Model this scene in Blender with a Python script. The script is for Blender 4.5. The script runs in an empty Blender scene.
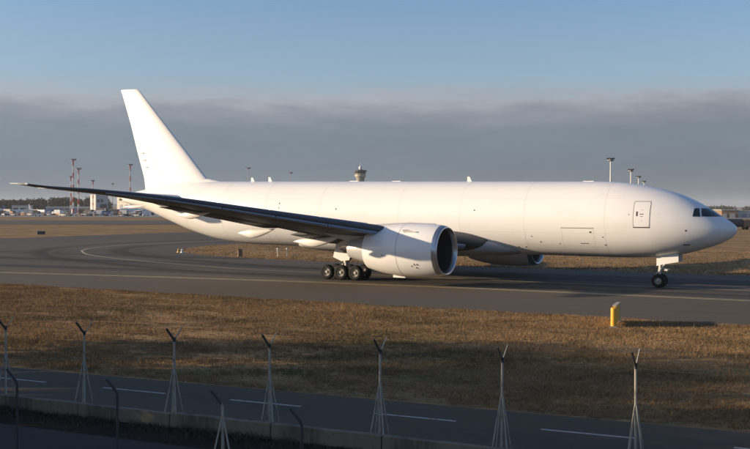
import bpy, bmesh, math, random
import numpy as np
from mathutils import Vector, Matrix, Euler
from mathutils.geometry import tessellate_polygon
R = math.radians
random.seed(7)
rng = np.random.default_rng(11)
scn = bpy.context.scene
col = scn.collection

# ------------------------------------------------------------------ camera
CAM_H = 6.369
F_PX = 1054.2                      # focal length in pixels of a 750 px wide frame
cam_d = bpy.data.cameras.new('camera'); cam = bpy.data.objects.new('camera', cam_d); col.objects.link(cam)
cam_d.sensor_fit = 'HORIZONTAL'; cam_d.sensor_width = 36.0; cam_d.lens = F_PX / 750.0 * 36.0
cam_d.clip_start = 0.1; cam_d.clip_end = 30000.0
cam.matrix_world = Matrix.Translation((0, 0, CAM_H)) @ Matrix.Rotation(R(90 - 0.987), 4, 'X') @ Matrix.Rotation(R(0.136), 4, 'Z')
scn.camera = cam

# ------------------------------------------------------------------ light
SUN_EL = 11.6
SUN_AZ = -90.5                    # clockwise from +Y, towards the sun
sdir = Vector((math.sin(R(SUN_AZ)) * math.cos(R(SUN_EL)), math.cos(R(SUN_AZ)) * math.cos(R(SUN_EL)), math.sin(R(SUN_EL))))
sun_d = bpy.data.lights.new('sun', 'SUN'); sun = bpy.data.objects.new('sun', sun_d); col.objects.link(sun)
sun_d.energy = 4.8; sun_d.angle = R(0.53); sun_d.color = (1.0, 0.78, 0.535)
sun.rotation_euler = sdir.to_track_quat('Z', 'Y').to_euler()
sun.location = sdir * 200

world = bpy.data.worlds.new('World'); scn.world = world; world.use_nodes = True
wt = world.node_tree; wt.nodes.clear()
def wn(t, **k):
    n = wt.nodes.new(t)
    for a, b in k.items(): setattr(n, a, b)
    return n
def wl(a, b): wt.links.new(a, b)
sky = wn('ShaderNodeTexSky', sky_type='NISHITA', sun_disc=False, sun_elevation=R(SUN_EL), sun_rotation=R(SUN_AZ % 360),
         altitude=200.0, air_density=1.0, dust_density=1.2, ozone_density=2.7)
wout = wn('ShaderNodeOutputWorld'); bg = wn('ShaderNodeBackground'); bg.inputs['Strength'].default_value = 0.108
# a bank of winter haze cloud lying all round the horizon, soft ragged top at about eight degrees
tc = wn('ShaderNodeTexCoord'); sep = wn('ShaderNodeSeparateXYZ'); wl(tc.outputs['Generated'], sep.inputs[0])
mp = wn('ShaderNodeMapping'); mp.inputs['Scale'].default_value = (9, 9, 40); wl(tc.outputs['Generated'], mp.inputs[0])
n1 = wn('ShaderNodeTexNoise'); n1.inputs['Scale'].default_value = 2.6; n1.inputs['Detail'].default_value = 7; wl(mp.outputs[0], n1.inputs['Vector'])
n2 = wn('ShaderNodeTexNoise'); n2.inputs['Scale'].default_value = .7; n2.inputs['Detail'].default_value = 5; wl(mp.outputs[0], n2.inputs['Vector'])
a1 = wn('ShaderNodeMath', operation='MULTIPLY_ADD'); wl(n1.outputs[0], a1.inputs[0]); a1.inputs[1].default_value = 0.026; a1.inputs[2].default_value = -0.013
a2 = wn('ShaderNodeMath', operation='ADD'); wl(sep.outputs['Z'], a2.inputs[0]); wl(a1.outputs[0], a2.inputs[1])
mr = wn('ShaderNodeMapRange', interpolation_type='SMOOTHSTEP'); wl(a2.outputs[0], mr.inputs['Value'])
mr.inputs['From Min'].default_value = 0.09; mr.inputs['From Max'].default_value = 0.122; mr.inputs['To Min'].default_value = 1; mr.inputs['To Max'].default_value = 0
bankc = wn('ShaderNodeValToRGB')
mr2 = wn('ShaderNodeMapRange'); wl(a2.outputs[0], mr2.inputs['Value']); mr2.inputs['From Min'].default_value = 0.0; mr2.inputs['From Max'].default_value = 0.13
wl(mr2.outputs[0], bankc.inputs[0])
e = bankc.color_ramp.elements
e[0].position = 0.0; e[0].color = (.86, 1.09, 1.33, 1)
e[1].position = 1.0; e[1].color = (2.5, 2.42, 2.6, 1)
for p_, c_ in ((.3, (.87, 1.12, 1.42)), (.56, (1.12, 1.35, 1.66)), (.68, (1.62, 1.72, 2.0)), (.79, (2.55, 2.42, 2.58))):
    q = bankc.color_ramp.elements.new(p_); q.color = (*c_, 1)
# the bank is a little brighter towards the sun and faintly streaked
dt = wn('ShaderNodeVectorMath', operation='DOT_PRODUCT'); wl(tc.outputs['Generated'], dt.inputs[0]); dt.inputs[1].default_value = (sdir.x, sdir.y, 0)
dk = wn('ShaderNodeMath', operation='MULTIPLY_ADD'); wl(dt.outputs['Value'], dk.inputs[0]); dk.inputs[1].default_value = .30; dk.inputs[2].default_value = .95
nk = wn('ShaderNodeMath', operation='MULTIPLY_ADD'); wl(n2.outputs[0], nk.inputs[0]); nk.inputs[1].default_value = .36; wl(dk.outputs[0], nk.inputs[2])
bsub = wn('ShaderNodeMath', operation='SUBTRACT'); wl(nk.outputs[0], bsub.inputs[0]); bsub.inputs[1].default_value = .12
bsc = wn('ShaderNodeVectorMath', operation='SCALE'); wl(bankc.outputs[0], bsc.inputs[0]); wl(bsub.outputs[0], bsc.inputs['Scale'])
mx = wn('ShaderNodeMix', data_type='RGBA'); wl(mr.outputs[0], mx.inputs['Factor'])
m9 = wn('ShaderNodeMath', operation='MULTIPLY'); wl(mr.outputs[0], m9.inputs[0]); m9.inputs[1].default_value = 0.86; wl(m9.outputs[0], mx.inputs['Factor'])
tint = wn('ShaderNodeMix', data_type='RGBA', blend_type='MULTIPLY'); tint.inputs['Factor'].default_value = 1.0; tint.inputs['B'].default_value = (.99, .98, 1.06, 1); wl(sky.outputs[0], tint.inputs['A'])
# thin milky veil thinning out above the bank
veil = wn('ShaderNodeMapRange', interpolation_type='SMOOTHSTEP'); wl(sep.outputs['Z'], veil.inputs['Value']); veil.inputs['From Min'].default_value = .05; veil.inputs['From Max'].default_value = .21; veil.inputs['To Min'].default_value = .55; veil.inputs['To Max'].default_value = 0
vm = wn('ShaderNodeMix', data_type='RGBA'); wl(veil.outputs[0], vm.inputs['Factor']); wl(tint.outputs['Result'], vm.inputs['A']); vm.inputs['B'].default_value = (2.05, 2.5, 3.0, 1)
wl(vm.outputs['Result'], mx.inputs['A']); wl(bsc.outputs[0], mx.inputs['B'])
wl(mx.outputs['Result'], bg.inputs['Color']); wl(bg.outputs[0], wout.inputs[0])

vs = scn.view_settings; vs.view_transform = 'Standard'; vs.look = 'None'; vs.gamma = 1.0; vs.use_curve_mapping = False
vs.exposure = 0.6

# ------------------------------------------------------------------ frames of reference
NX, NY, AYAW = 27.714, 80.62, 30.128      # aircraft nose on the ground plan, yaw of its heading
CA, SA = math.cos(R(AYAW)), math.sin(R(AYAW))
def AW(xa, ya, z=0.0):                    # x aft of the nose, y to the aircraft's right -> world
    return Vector((NX - xa * CA - ya * SA, NY + xa * SA - ya * CA, z))
def FW(px, D, z=0.0):                     # a bearing in the photograph and a distance -> world
    return Vector(((px - 375) / F_PX * D, D, z))

# ------------------------------------------------------------------ materials
MATS = {}
def mat(name, base=(.5, .5, .5), rough=.6, metal=0.0, coat=0.0, spec=.5, noise=None, bump=None, emit=None, extra=None):
    """noise: list of (scale xyz, detail, colour, lo, hi, strength): colour mixed in where the noise lies over lo..hi"""
    m = bpy.data.materials.new(name); m.use_nodes = True; MATS[name] = m
    nt = m.node_tree; b = nt.nodes['Principled BSDF']
    b.inputs['Roughness'].default_value = rough; b.inputs['Metallic'].default_value = metal
    b.inputs['Coat Weight'].default_value = coat; b.inputs['Coat Roughness'].default_value = .12
    b.inputs['Specular IOR Level'].default_value = spec
    rgb = nt.nodes.new('ShaderNodeRGB'); rgb.outputs[0].default_value = (*base, 1); cur = rgb.outputs[0]
    tcn = nt.nodes.new('ShaderNodeTexCoord')
    def nz(sc, det, off=0):
        mp = nt.nodes.new('ShaderNodeMapping'); mp.inputs['Scale'].default_value = sc; mp.inputs['Location'].default_value = (off, off * 1.7, off * .3)
        nt.links.new(tcn.outputs['Object'], mp.inputs[0])
        n = nt.nodes.new('ShaderNodeTexNoise'); n.inputs['Scale'].default_value = 1; n.inputs['Detail'].default_value = det; n.inputs['Roughness'].default_value = .6
        nt.links.new(mp.outputs[0], n.inputs['Vector']); return n.outputs[0]
    for i, (sc, det, c, lo, hi, st) in enumerate(noise or []):
        r = nt.nodes.new('ShaderNodeMapRange'); r.interpolation_type = 'SMOOTHSTEP'
        r.inputs['From Min'].default_value = lo; r.inputs['From Max'].default_value = hi; r.inputs['To Max'].default_value = st
        nt.links.new(nz(sc, det, i * 13.7 + len(name)), r.inputs['Value'])
        x = nt.nodes.new('ShaderNodeMix'); x.data_type = 'RGBA'
        nt.links.new(r.outputs[0], x.inputs['Factor']); nt.links.new(cur, x.inputs['A']); x.inputs['B'].default_value = (*c, 1)
        cur = x.outputs['Result']
    if extra: cur = extra(nt, tcn, cur)
    nt.links.new(cur, b.inputs['Base Color'])
    if bump:
        bn = nt.nodes.new('ShaderNodeBump'); bn.inputs['Strength'].default_value = bump[2]; bn.inputs['Distance'].default_value = bump[3] if len(bump) > 3 else .02
        nt.links.new(nz((bump[0],) * 3, bump[1], 5), bn.inputs['Height']); nt.links.new(bn.outputs[0], b.inputs['Normal'])
    if emit: b.inputs['Emission Color'].default_value = (*emit[0], 1); b.inputs['Emission Strength'].default_value = emit[1]
    return m

mat('white_paint', (.80, .79, .77), .38, 0, .25, noise=[((.35, .8, .8), 5, (.70, .69, .66), .5, .75, .5), ((.08, 2.5, .5), 4, (.66, .64, .60), .56, .8, .45)])
mat('fin_paint', (.80, .79, .77), .4, 0, .2, noise=[((.3, .8, .25), 5, (.74, .73, .70), .45, .75, .5)])
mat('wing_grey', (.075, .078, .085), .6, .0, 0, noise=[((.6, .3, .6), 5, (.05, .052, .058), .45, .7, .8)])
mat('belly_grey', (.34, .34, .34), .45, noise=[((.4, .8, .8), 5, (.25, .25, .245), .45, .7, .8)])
mat('slat_metal', (.20, .27, .38), .36, .15, 0.1, noise=[((.5, .5, 2), 4, (.15, .205, .29), .4, .7, .8)])
mat('lip_metal', (.55, .56, .58), .3, .9)
mat('joint_line', (.66, .65, .62), .5)
mat('panel_line', (.16, .15, .14), .7)
mat('mark_dark', (.06, .055, .05), .7)
mat('door_paint', (.80, .79, .77), .42, 0, .15)
mat('glass', (.012, .014, .017), .06, 0, .6, spec=.7)
mat('window_frame', (.5, .5, .49), .4)
mat('rubber', (.010, .010, .010), .8, spec=.25, noise=[((6, 6, 6), 4, (.022, .02, .018), .5, .7, .8)])
mat('rim', (.30, .29, .27), .45, .2, noise=[((5, 5, 5), 4, (.22, .20, .17), .5, .7, .6)])
mat('gear_paint', (.50, .48, .43), .45, .0, noise=[((2, 2, 2), 5, (.3, .27, .22), .5, .75, .7)])
mat('gear_dark', (.05, .05, .05), .55, .2)
mat('gear_brass', (.25, .17, .07), .5, .3)
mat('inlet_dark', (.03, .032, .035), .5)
mat('fan', (.05, .05, .055), .35, .6)
mat('exhaust', (.20, .17, .145), .45, .8)
mat('pylon', (.45, .45, .45), .42, 0, .1)

def streak_extra(pairs):
    """long tyre-dark bands along local X at given local Y positions (rubber stain, own shape)"""
    def f(nt, tcn, cur):
        sp = nt.nodes.new('ShaderNodeSeparateXYZ'); nt.links.new(tcn.outputs['Object'], sp.inputs[0])
        wv = nt.nodes.new('ShaderNodeTexNoise'); wv.inputs['Scale'].default_value = .03; nt.links.new(tcn.outputs['Object'], wv.inputs['Vector'])
        for (y0, w, st, c) in pairs:
            a = nt.nodes.new('ShaderNodeMath'); a.operation = 'MULTIPLY_ADD'; nt.links.new(wv.outputs[0], a.inputs[0]); a.inputs[1].default_value = 2.4; a.inputs[2].default_value = -1.2 - y0
            s = nt.nodes.new('ShaderNodeMath'); s.operation = 'ADD'; nt.links.new(sp.outputs['Y'], s.inputs[0]); nt.links.new(a.outputs[0], s.inputs[1])
            ab = nt.nodes.new('ShaderNodeMath'); ab.operation = 'ABSOLUTE'; nt.links.new(s.outputs[0], ab.inputs[0])
            mrn = nt.nodes.new('ShaderNodeMapRange'); mrn.interpolation_type = 'SMOOTHSTEP'; nt.links.new(ab.outputs[0], mrn.inputs['Value'])
            mrn.inputs['From Min'].default_value = w * .25; mrn.inputs['From Max'].default_value = w; mrn.inputs['To Min'].default_value = st; mrn.inputs['To Max'].default_value = 0
            x = nt.nodes.new('ShaderNodeMix'); x.data_type = 'RGBA'; nt.links.new(mrn.outputs[0], x.inputs['Factor']); nt.links.new(cur, x.inputs['A']); x.inputs['B'].default_value = (*c, 1)
            cur = x.outputs['Result']
        return cur
    return f
mat('asphalt', (0.0862, 0.0697, 0.0508), .85, spec=.3, noise=[((.012, .35, 1), 4, (0.0581, 0.0479, 0.0362), .45, .7, .8), ((.25, .25, 1), 6, (0.1038, 0.0840, 0.0616), .5, .75, .5), ((3, 3, 1), 3, (0.0484, 0.0445, 0.0385), .5, .8, .5), ((.006, 1.2, 1), 3, (0.1100, 0.0899, 0.0662), .55, .75, .5)],
    bump=(30, 3, .25, .01), extra=streak_extra([(5.5, 3.2, .55, (.035, .034, .034)), (-5.5, 3.0, .55, (.035, .034, .034)), (0, 1.2, .3, (.04, .04, .04))]))
mat('asphalt_shoulder', (0.0986, 0.0790, 0.0554), .9, spec=.25, noise=[((.015, .5, 1), 4, (0.0792, 0.0647, 0.0462), .45, .7, .8), ((.3, .3, 1), 6, (0.1144, 0.0924, 0.0662), .5, .75, .5), ((3, 3, 1), 3, (0.0704, 0.0647, 0.0554), .5, .8, .5)], bump=(30, 3, .25, .01))
mat('asphalt_branch', (0.0862, 0.0697, 0.0508), .85, spec=.3, noise=[((.02, .02, 1), 4, (0.0634, 0.0521, 0.0393), .42, .62, .8), ((.25, .25, 1), 6, (0.1012, 0.0924, 0.0801), .5, .75, .5)], bump=(30, 3, .2, .01))
mat('asphalt_road', (0.0829, 0.0592, 0.0360), .85, spec=.3, noise=[((.1, .5, 1), 5, (0.0538, 0.0407, 0.0272), .45, .7, .8), ((1.5, 1.5, 1), 5, (0.1008, 0.0747, 0.0480), .5, .75, .5), ((12, 12, 1), 3, (0.0336, 0.0291, 0.0248), .5, .8, .5)], bump=(40, 3, .3, .01))
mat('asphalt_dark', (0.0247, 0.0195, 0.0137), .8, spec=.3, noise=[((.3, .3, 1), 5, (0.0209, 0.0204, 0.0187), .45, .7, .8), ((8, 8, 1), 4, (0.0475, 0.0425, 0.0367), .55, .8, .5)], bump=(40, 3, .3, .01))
mat('concrete_far', (.22, .215, .205), .9, noise=[((.01, .03, 1), 4, (.16, .155, .15), .45, .7, .8)])
mat('paint_yellow', (.46, .37, .20), .7, noise=[((1.2, 1.2, 1), 5, (.18, .155, .115), .5, .7, .7)])
mat('paint_white', (.40, .37, .32), .7, noise=[((4, 4, 1), 5, (.14, .125, .10), .48, .7, .8)])
GR = [((.05, .05, .05), 6, (0.3702, 0.2310, 0.1097), .42, .62, .9), ((.22, .3, .2), 6, (0.1643, 0.1045, 0.0502), .47, .66, .8), ((.9, 1.2, .9), 6, (0.3702, 0.2486, 0.1116), .5, .72, .7), ((.08, .11, .1), 5, (0.1030, 0.0968, 0.0381), .55, .68, .7), ((1.6, 2.2, 1.6), 5, (0.3952, 0.3190, 0.1674), .56, .72, .7), ((1.1, 1.6, 1.1), 5, (0.0572, 0.0440, 0.0233), .56, .72, .85), ((6, 8, 6), 4, (0.0822, 0.0539, 0.0242), .5, .75, .7)]
mat('dry_grass', (0.2746, 0.1716, 0.0818), .95, spec=.1, noise=GR, bump=(5, 6, .9, .12))
mat('grass_blade', (0.2538, 0.1606, 0.0781), .9, spec=.1, noise=[((.05, .05, .05), 6, (0.3297, 0.2079, 0.0986), .42, .62, .9), ((.22, .3, .2), 6, (0.1508, 0.0990, 0.0484), .47, .66, .8), ((.08, .11, .1), 5, (0.0894, 0.0836, 0.0353), .55, .68, .7), ((1.6, 2.2, 1.6), 5, (0.3744, 0.3025, 0.1581), .56, .72, .75), ((1.1, 1.6, 1.1), 5, (0.0624, 0.0495, 0.0260), .56, .72, .8), ((7, 7, 7), 3, (0.3983, 0.2684, 0.1339), .55, .8, .6)])
mat('weed_dark', (.055, .045, .026), .9, noise=[((3, 3, 3), 3, (.10, .075, .04), .5, .75, .7)])
mat('weed', (.30, .23, .15), .85)
mat('earth', (.026, .020, .013), .95, spec=.1, noise=[((2, 2, 2), 6, (.042, .032, .018), .45, .7, .8)], bump=(8, 5, .8, .05))
mat('wall_concrete', (.205, .170, .118), .9, spec=.2, noise=[((1.5, 1.5, .3), 6, (.085, .072, .055), .45, .66, .85), ((5, 5, .5), 5, (.21, .185, .14), .52, .7, .7), ((.5, .5, .9), 5, (.05, .045, .036), .55, .75, .8), ((9, 9, 9), 4, (.12, .11, .09), .5, .7, .5)], bump=(14, 5, .5, .02))
mat('post_concrete', (.36, .33, .27), .8, noise=[((3, 3, 3), 5, (.17, .15, .12), .45, .7, .8)])
mat('post_dark', (.045, .043, .04), .7)
mat('sign_yellow', (.72, .38, .02), .5, noise=[((3, 3, 3), 4, (.55, .28, .02), .5, .75, .6)])
mat('sign_back', (.42, .36, .26), .6)
mat('leaf', (.045, .06, .02), .8, spec=.2, noise=[((.4, .4, .4), 4, (.075, .085, .03), .45, .65, .8), ((3, 3, 3), 3, (.025, .035, .012), .5, .7, .7)])
mat('leaf_far', (.045, .047, .026), .9, spec=.1, noise=[((.06, .06, .06), 4, (.06, .052, .03), .45, .65, .8), ((.3, .3, .3), 3, (.028, .03, .018), .5, .7, .7)])
mat('bark', (.10, .075, .05), .9, noise=[((6, 6, 1), 4, (.05, .04, .03), .45, .65, .8)], bump=(10, 4, .6))
mat('far_white', (.75, .74, .72), .5); mat('far_cream', (.62, .56, .45), .7, noise=[((.05, .05, .3), 4, (.5, .45, .37), .45, .7, .7)])
mat('far_pale', (.46, .45, .43), .7); mat('far_grey', (.33, .34, .35), .7); mat('far_dark', (.05, .05, .055), .6); mat('far_orange', (.5, .2, .05), .6); mat('far_blue', (.06, .11, .22), .6)
mat('far_brown', (.22, .14, .08), .8); mat('mast_red', (.55, .07, .04), .6); mat('mast_white', (.75, .74, .7), .6); mat('mast_grey', (.35, .35, .34), .6)
mat('tower_olive', (.30, .27, .19), .7); mat('far_glass', (.04, .05, .055), .15, 0, .5)
mat('hill', (.10, .10, .075), .95, noise=[((.004, .004, .01), 5, (.16, .13, .10), .45, .65, .8)])

# ------------------------------------------------------------------ mesh helpers
def aflip(p): return (-p[0], -p[1], p[2])
class MB:
    def __init__(s, flip=False): s.v = []; s.f = []; s.mi = []; s.flip = flip; s.cur = 0
    def add(s, vs_, fs_):
        o = len(s.v); s.v += [aflip(p) if s.flip else tuple(p) for p in vs_]; s.f += [tuple(i + o for i in f) for f in fs_]; s.mi += [s.cur] * len(fs_)
    def loft(s, rings, closed=True, cap0=True, cap1=True):
        n = len(rings[0]); vs_ = [p for r in rings for p in r]; fs_ = []
        for i in range(len(rings) - 1):
            for j in range(n if closed else n - 1):
                k = (j + 1) % n; fs_.append((i * n + j, i * n + k, (i + 1) * n + k, (i + 1) * n + j))
        if cap0: fs_.append(tuple(range(n)))
        if cap1: fs_.append(tuple((len(rings) - 1) * n + j for j in range(n))[::-1])
        s.add(vs_, fs_)
    def box(s, c, d, rz=0, taper=1.0):
        x, y, z = d[0] / 2, d[1] / 2, d[2] / 2; cs, sn = math.cos(rz), math.sin(rz); vs_ = []
        for k in (-1, 1):
            t = taper if k > 0 else 1
            for (i, j) in ((-1, -1), (1, -1), (1, 1), (-1, 1)):
                a, b = i * x * t, j * y * t; vs_.append((c[0] + a * cs - b * sn, c[1] + a * sn + b * cs, c[2] + k * z))
        s.add(vs_, [(3, 2, 1, 0), (4, 5, 6, 7), (0, 1, 5, 4), (1, 2, 6, 5), (2, 3, 7, 6), (3, 0, 4, 7)])
    def tube(s, pts, rad, n=10, cap=True):
        pts = [Vector(p) for p in pts]
        if not isinstance(rad, (list, tuple)): rad = [rad] * len(pts)
        rings = []
        for i, p in enumerate(pts):
            d = (pts[min(i + 1, len(pts) - 1)] - pts[max(i - 1, 0)]).normalized()
            u = d.orthogonal().normalized() if i == 0 else (u - d * u.dot(d)).normalized()
            w = d.cross(u); rings.append([tuple(p + (u * math.cos(t) + w * math.sin(t)) * rad[i]) for t in [2 * math.pi * k / n for k in range(n)]])
        s.loft(rings, True, cap, cap)
    def prism(s, poly, vec):
        n = len(poly); vs_ = list(map(tuple, poly)) + [tuple(Vector(p) + Vector(vec)) for p in poly]
        s.add(vs_, [tuple(range(n)), tuple(range(2 * n - 1, n - 1, -1))] + [(i, (i + 1) % n, n + (i + 1) % n, n + i) for i in range(n)])
    def revolve(s, prof, c, n=40, axis='x', cap0=False, cap1=False):
        rings = []
        for (t, r) in prof:
            ring = []
            for k in range(n):
                th = 2 * math.pi * k / n
                if axis == 'x': ring.append((c[0] + t, c[1] + r * math.sin(th), c[2] + r * math.cos(th)))
                elif axis == 'y': ring.append((c[0] + r * math.sin(th), c[1] + t, c[2] + r * math.cos(th)))
                else: ring.append((c[0] + r * math.cos(th), c[1] + r * math.sin(th), c[2] + t))
            rings.append(ring)
        s.loft(rings, True, cap0, cap1)
    def build(s, name, mats, parent=None, smooth=35, recalc=True):
        me = bpy.data.meshes.new(name); me.from_pydata(s.v, [], s.f)
        if isinstance(mats, str): mats = [mats]
        for m in mats: me.materials.append(MATS[m])
        if len(mats) > 1: me.polygons.foreach_set('material_index', s.mi)
        if recalc:
            bm = bmesh.new(); bm.from_mesh(me); bmesh.ops.recalc_face_normals(bm, faces=bm.faces); bm.to_mesh(me); bm.free()
        if smooth:
            me.polygons.foreach_set('use_smooth', [True] * len(me.polygons)); me.set_sharp_from_angle(angle=R(smooth))
        o = bpy.data.objects.new(name, me); col.objects.link(o)
        if parent: o.parent = parent
        return o
def tri_mesh(name, verts, mat_name, parent=None):
    """verts: (N,3,3) loose triangles"""
    n = len(verts); me = bpy.data.meshes.new(name); me.vertices.add(n * 3); me.vertices.foreach_set('co', verts.astype(np.float32).ravel())
    me.loops.add(n * 3); me.loops.foreach_set('vertex_index', np.arange(n * 3, dtype=np.int32))
    me.polygons.add(n); me.polygons.foreach_set('loop_start', np.arange(0, n * 3, 3, dtype=np.int32))
    me.materials.append(MATS[mat_name]); me.update(calc_edges=True); me.validate()
    o = bpy.data.objects.new(name, me); col.objects.link(o)
    if parent: o.parent = parent
    return o
def tag(o, label=None, cat=None, group=None, kind=None):
    if label: o['label'] = label
    if cat: o['category'] = cat
    if group: o['group'] = group
    if kind: o['kind'] = kind
    return o
def empty(name, loc, rz=0.0):
    o = bpy.data.objects.new(name, None); col.objects.link(o); o.location = loc; o.rotation_euler = (0, 0, rz); o.empty_display_size = .5; return o
def copy_tree(o, parent=None):
    c = o.copy(); col.objects.link(c); c.parent = parent
    for ch in list(o.children): copy_tree(ch, c)
    return c
def pchip(xs, ys):
    xs = np.array(xs, float); ys = np.array(ys, float); h = np.diff(xs); d = np.diff(ys) / h; m = np.zeros(len(xs))
    for i in range(1, len(xs) - 1):
        if d[i - 1] * d[i] > 0:
            w1 = 2 * h[i] + h[i - 1]; w2 = h[i] + 2 * h[i - 1]; m[i] = (w1 + w2) / (w1 / d[i - 1] + w2 / d[i])
    m[0] = d[0]; m[-1] = d[-1]
    def f(x):
        x = min(max(x, xs[0]), xs[-1]); i = min(int(np.searchsorted(xs, x, 'right')) - 1, len(h) - 1); t = (x - xs[i]) / h[i]
        return float((1 + 2 * t) * (1 - t) ** 2 * ys[i] + t * (1 - t) ** 2 * h[i] * m[i] + t * t * (3 - 2 * t) * ys[i + 1] + t * t * (t - 1) * h[i] * m[i + 1])
    return f

# ================================================================== THE SETTING
AC = Matrix.Translation((NX, NY, 0)) @ Matrix.Rotation(-R(AYAW), 4, 'Z')      # aircraft-aligned ground frame
def sheet(name, poly, mname, z, aligned=True):
    """flat sheet from an outline in aircraft plan coordinates (or world ones)"""
    co = [Vector((-p[0], -p[1], 0)) if aligned else Vector((p[0], p[1], 0)) for p in poly]
    tr = []
    for t in tessellate_polygon([co]):
        a_, b_, c_ = (co[i] for i in t)
        tr.append(tuple(t) if (b_ - a_).cross(c_ - a_).z > 0 else tuple(t)[::-1])
    me = bpy.data.meshes.new(name); me.from_pydata([tuple(c) for c in co], [], tr)
    me.materials.append(MATS[mname]); o = bpy.data.objects.new(name, me); col.objects.link(o)
    o.matrix_world = (AC if aligned else Matrix.Identity(4)).copy(); o.location.z = z; tag(o, kind='structure'); return o

sheet('grass_field', [(-9000, -600), (9000, -600), (9000, 9500), (-9000, 9500)], 'dry_grass', 0.0, False)
FAR_E = -18.0
sheet('taxiway', [(-260, 9.0), (420, 9.0), (420, FAR_E), (-260, FAR_E)], 'asphalt', .012)
sheet('taxiway_shoulder', [(-260, 24.6), (60, 24.9), (120, 33), (420, 60), (420, 9.0), (-260, 9.0)], 'asphalt_shoulder', .016)
# branch taxiway leaving behind the tail, with its fillets
isl = [(48, FAR_E), (60, -19.2), (70, -22.5), (78, -27.5), (84.5, -34), (89, -42), (92, -50), (93.5, -62), (94, -90), (94, -175)]
outer = [(152, -175), (152, -110), (148, -60), (160, -46), (200, -36), (420, -30)]
sheet('branch_taxiway', isl + outer + [(420, FAR_E)], 'asphalt_branch', .008)

def ribbon(name, pts, w, mname, z, parent=None):
    """painted line along a polyline in aircraft plan coordinates"""
    mb = MB(); n = len(pts); L = []; Rr = []
    for i, p in enumerate(pts):
        a = Vector(pts[max(i - 1, 0)]); b = Vector(pts[min(i + 1, n - 1)]); d = (b - a).normalized(); nn = Vector((-d.y, d.x)) * w / 2
        L.append((-(p[0] + nn.x), -(p[1] + nn.y), 0)); Rr.append((-(p[0] - nn.x), -(p[1] - nn.y), 0))
    mb.add(L + Rr, [(i, i + 1, n + i + 1, n + i) for i in range(n - 1)])
    o = mb.build(name, mname, None, 0, False)
    if o.data.polygons[0].normal.z < 0: o.data.flip_normals()
    o.matrix_world = AC.copy(); o.location.z = z; tag(o, kind='structure'); return o
crv = pchip([-260, -20, 20, 46, 57.7, 70.5, 83.6, 90], [0, 0, 0, -1.2, -4.3, -8.9, -15.5, -20.4])
cl = [(x, crv(x)) for x in list(range(-260, 40, 20)) + list(range(40, 91, 3))] + [(94, -24.2), (98, -29.2), (101.5, -35.5), (104, -43), (105, -50), (105, -60), (105, -175)]
ribbon('taxiway_centre_line', cl, .32, 'paint_yellow', .024)
edg = pchip([-260, 0, 12, 29.6, 45, 64, 120, 420], [9, 9, 9, 9.9, 11.7, 15.0, 26, 50])
for off in (-.32, .32):
    ribbon('taxiway_edge_line', [(x, edg(x) + off) for x in list(range(-260, 0, 20)) + list(range(0, 120, 4)) + [120, 200, 420]], .30, 'paint_yellow', .026)
# tyre and dirt stains along the lines aircraft follow
ms = mat('tyre_stain', (.050, .045, .040), .85, spec=.3); nt = ms.node_tree; b_ = nt.nodes['Principled BSDF']; tr_ = nt.nodes.new('ShaderNodeBsdfTransparent'); mxs = nt.nodes.new('ShaderNodeMixShader')
uv = nt.nodes.new('ShaderNodeUVMap'); su = nt.nodes.new('ShaderNodeSeparateXYZ'); nt.links.new(uv.outputs[0], su.inputs[0])
pm = nt.nodes.new('ShaderNodeMath'); pm.operation = 'PINGPONG'; nt.links.new(su.outputs['Y'], pm.inputs[0]); pm.inputs[1].default_value = .5
sm = nt.nodes.new('ShaderNodeMapRange'); sm.interpolation_type = 'SMOOTHSTEP'; nt.links.new(pm.outputs[0], sm.inputs['Value']); sm.inputs['From Max'].default_value = .42; sm.inputs['To Max'].default_value = .5
mpn = nt.nodes.new('ShaderNodeMapping'); mpn.inputs['Scale'].default_value = (.03, 3.5, 1); nt.links.new(uv.outputs[0], mpn.inputs[0]); nzz = nt.nodes.new('ShaderNodeTexNoise'); nzz.inputs['Scale'].default_value = 1; nzz.inputs['Detail'].default_value = 5; nt.links.new(mpn.outputs[0], nzz.inputs['Vector'])
n3 = nt.nodes.new('ShaderNodeMapRange'); nt.links.new(nzz.outputs[0], n3.inputs['Value']); n3.inputs['From Min'].default_value = .35; n3.inputs['From Max'].default_value = .6
mu = nt.nodes.new('ShaderNodeMath'); mu.operation = 'MULTIPLY'; nt.links.new(sm.outputs[0], mu.inputs[0]); nt.links.new(n3.outputs[0], mu.inputs[1])
nt.links.new(mu.outputs[0], mxs.inputs[0]); nt.links.new(tr_.outputs[0], mxs.inputs[1]); nt.links.new(b_.outputs[0], mxs.inputs[2]); nt.links.new(mxs.outputs[0], nt.nodes['Material Output'].inputs['Surface'])
def stain(pts, w, z):
    n = len(pts); v = []; uvs = []; f = []; dist = 0
    for i, p in enumerate(pts):
        a = Vector(pts[max(i - 1, 0)]); b = Vector(pts[min(i + 1, n - 1)]); d = (b - a).normalized(); nn = Vector((-d.y, d.x)) * w / 2; dist += (Vector(p) - Vector(pts[max(i - 1, 0)])).length
        v += [(-(p[0] + nn.x), -(p[1] + nn.y), 0), (-(p[0] - nn.x), -(p[1] - nn.y), 0)]; uvs += [(dist, 0), (dist, 1)]
        if i: f.append((2 * i - 2, 2 * i - 1, 2 * i + 1, 2 * i))
    me = bpy.data.meshes.new('tyre_stain'); me.from_pydata(v, [], f); ul = me.uv_layers.new(name='UVMap')
    for lp in me.loops: ul.data[lp.index].uv = uvs[lp.vertex_index]
    if me.polygons[0].normal.z < 0: me.flip_normals()
    me.materials.append(ms); o = bpy.data.objects.new('tyre_stain', me); col.objects.link(o); o.matrix_world = AC.copy(); o.location.z = z; tag(o, kind='structure')
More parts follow.
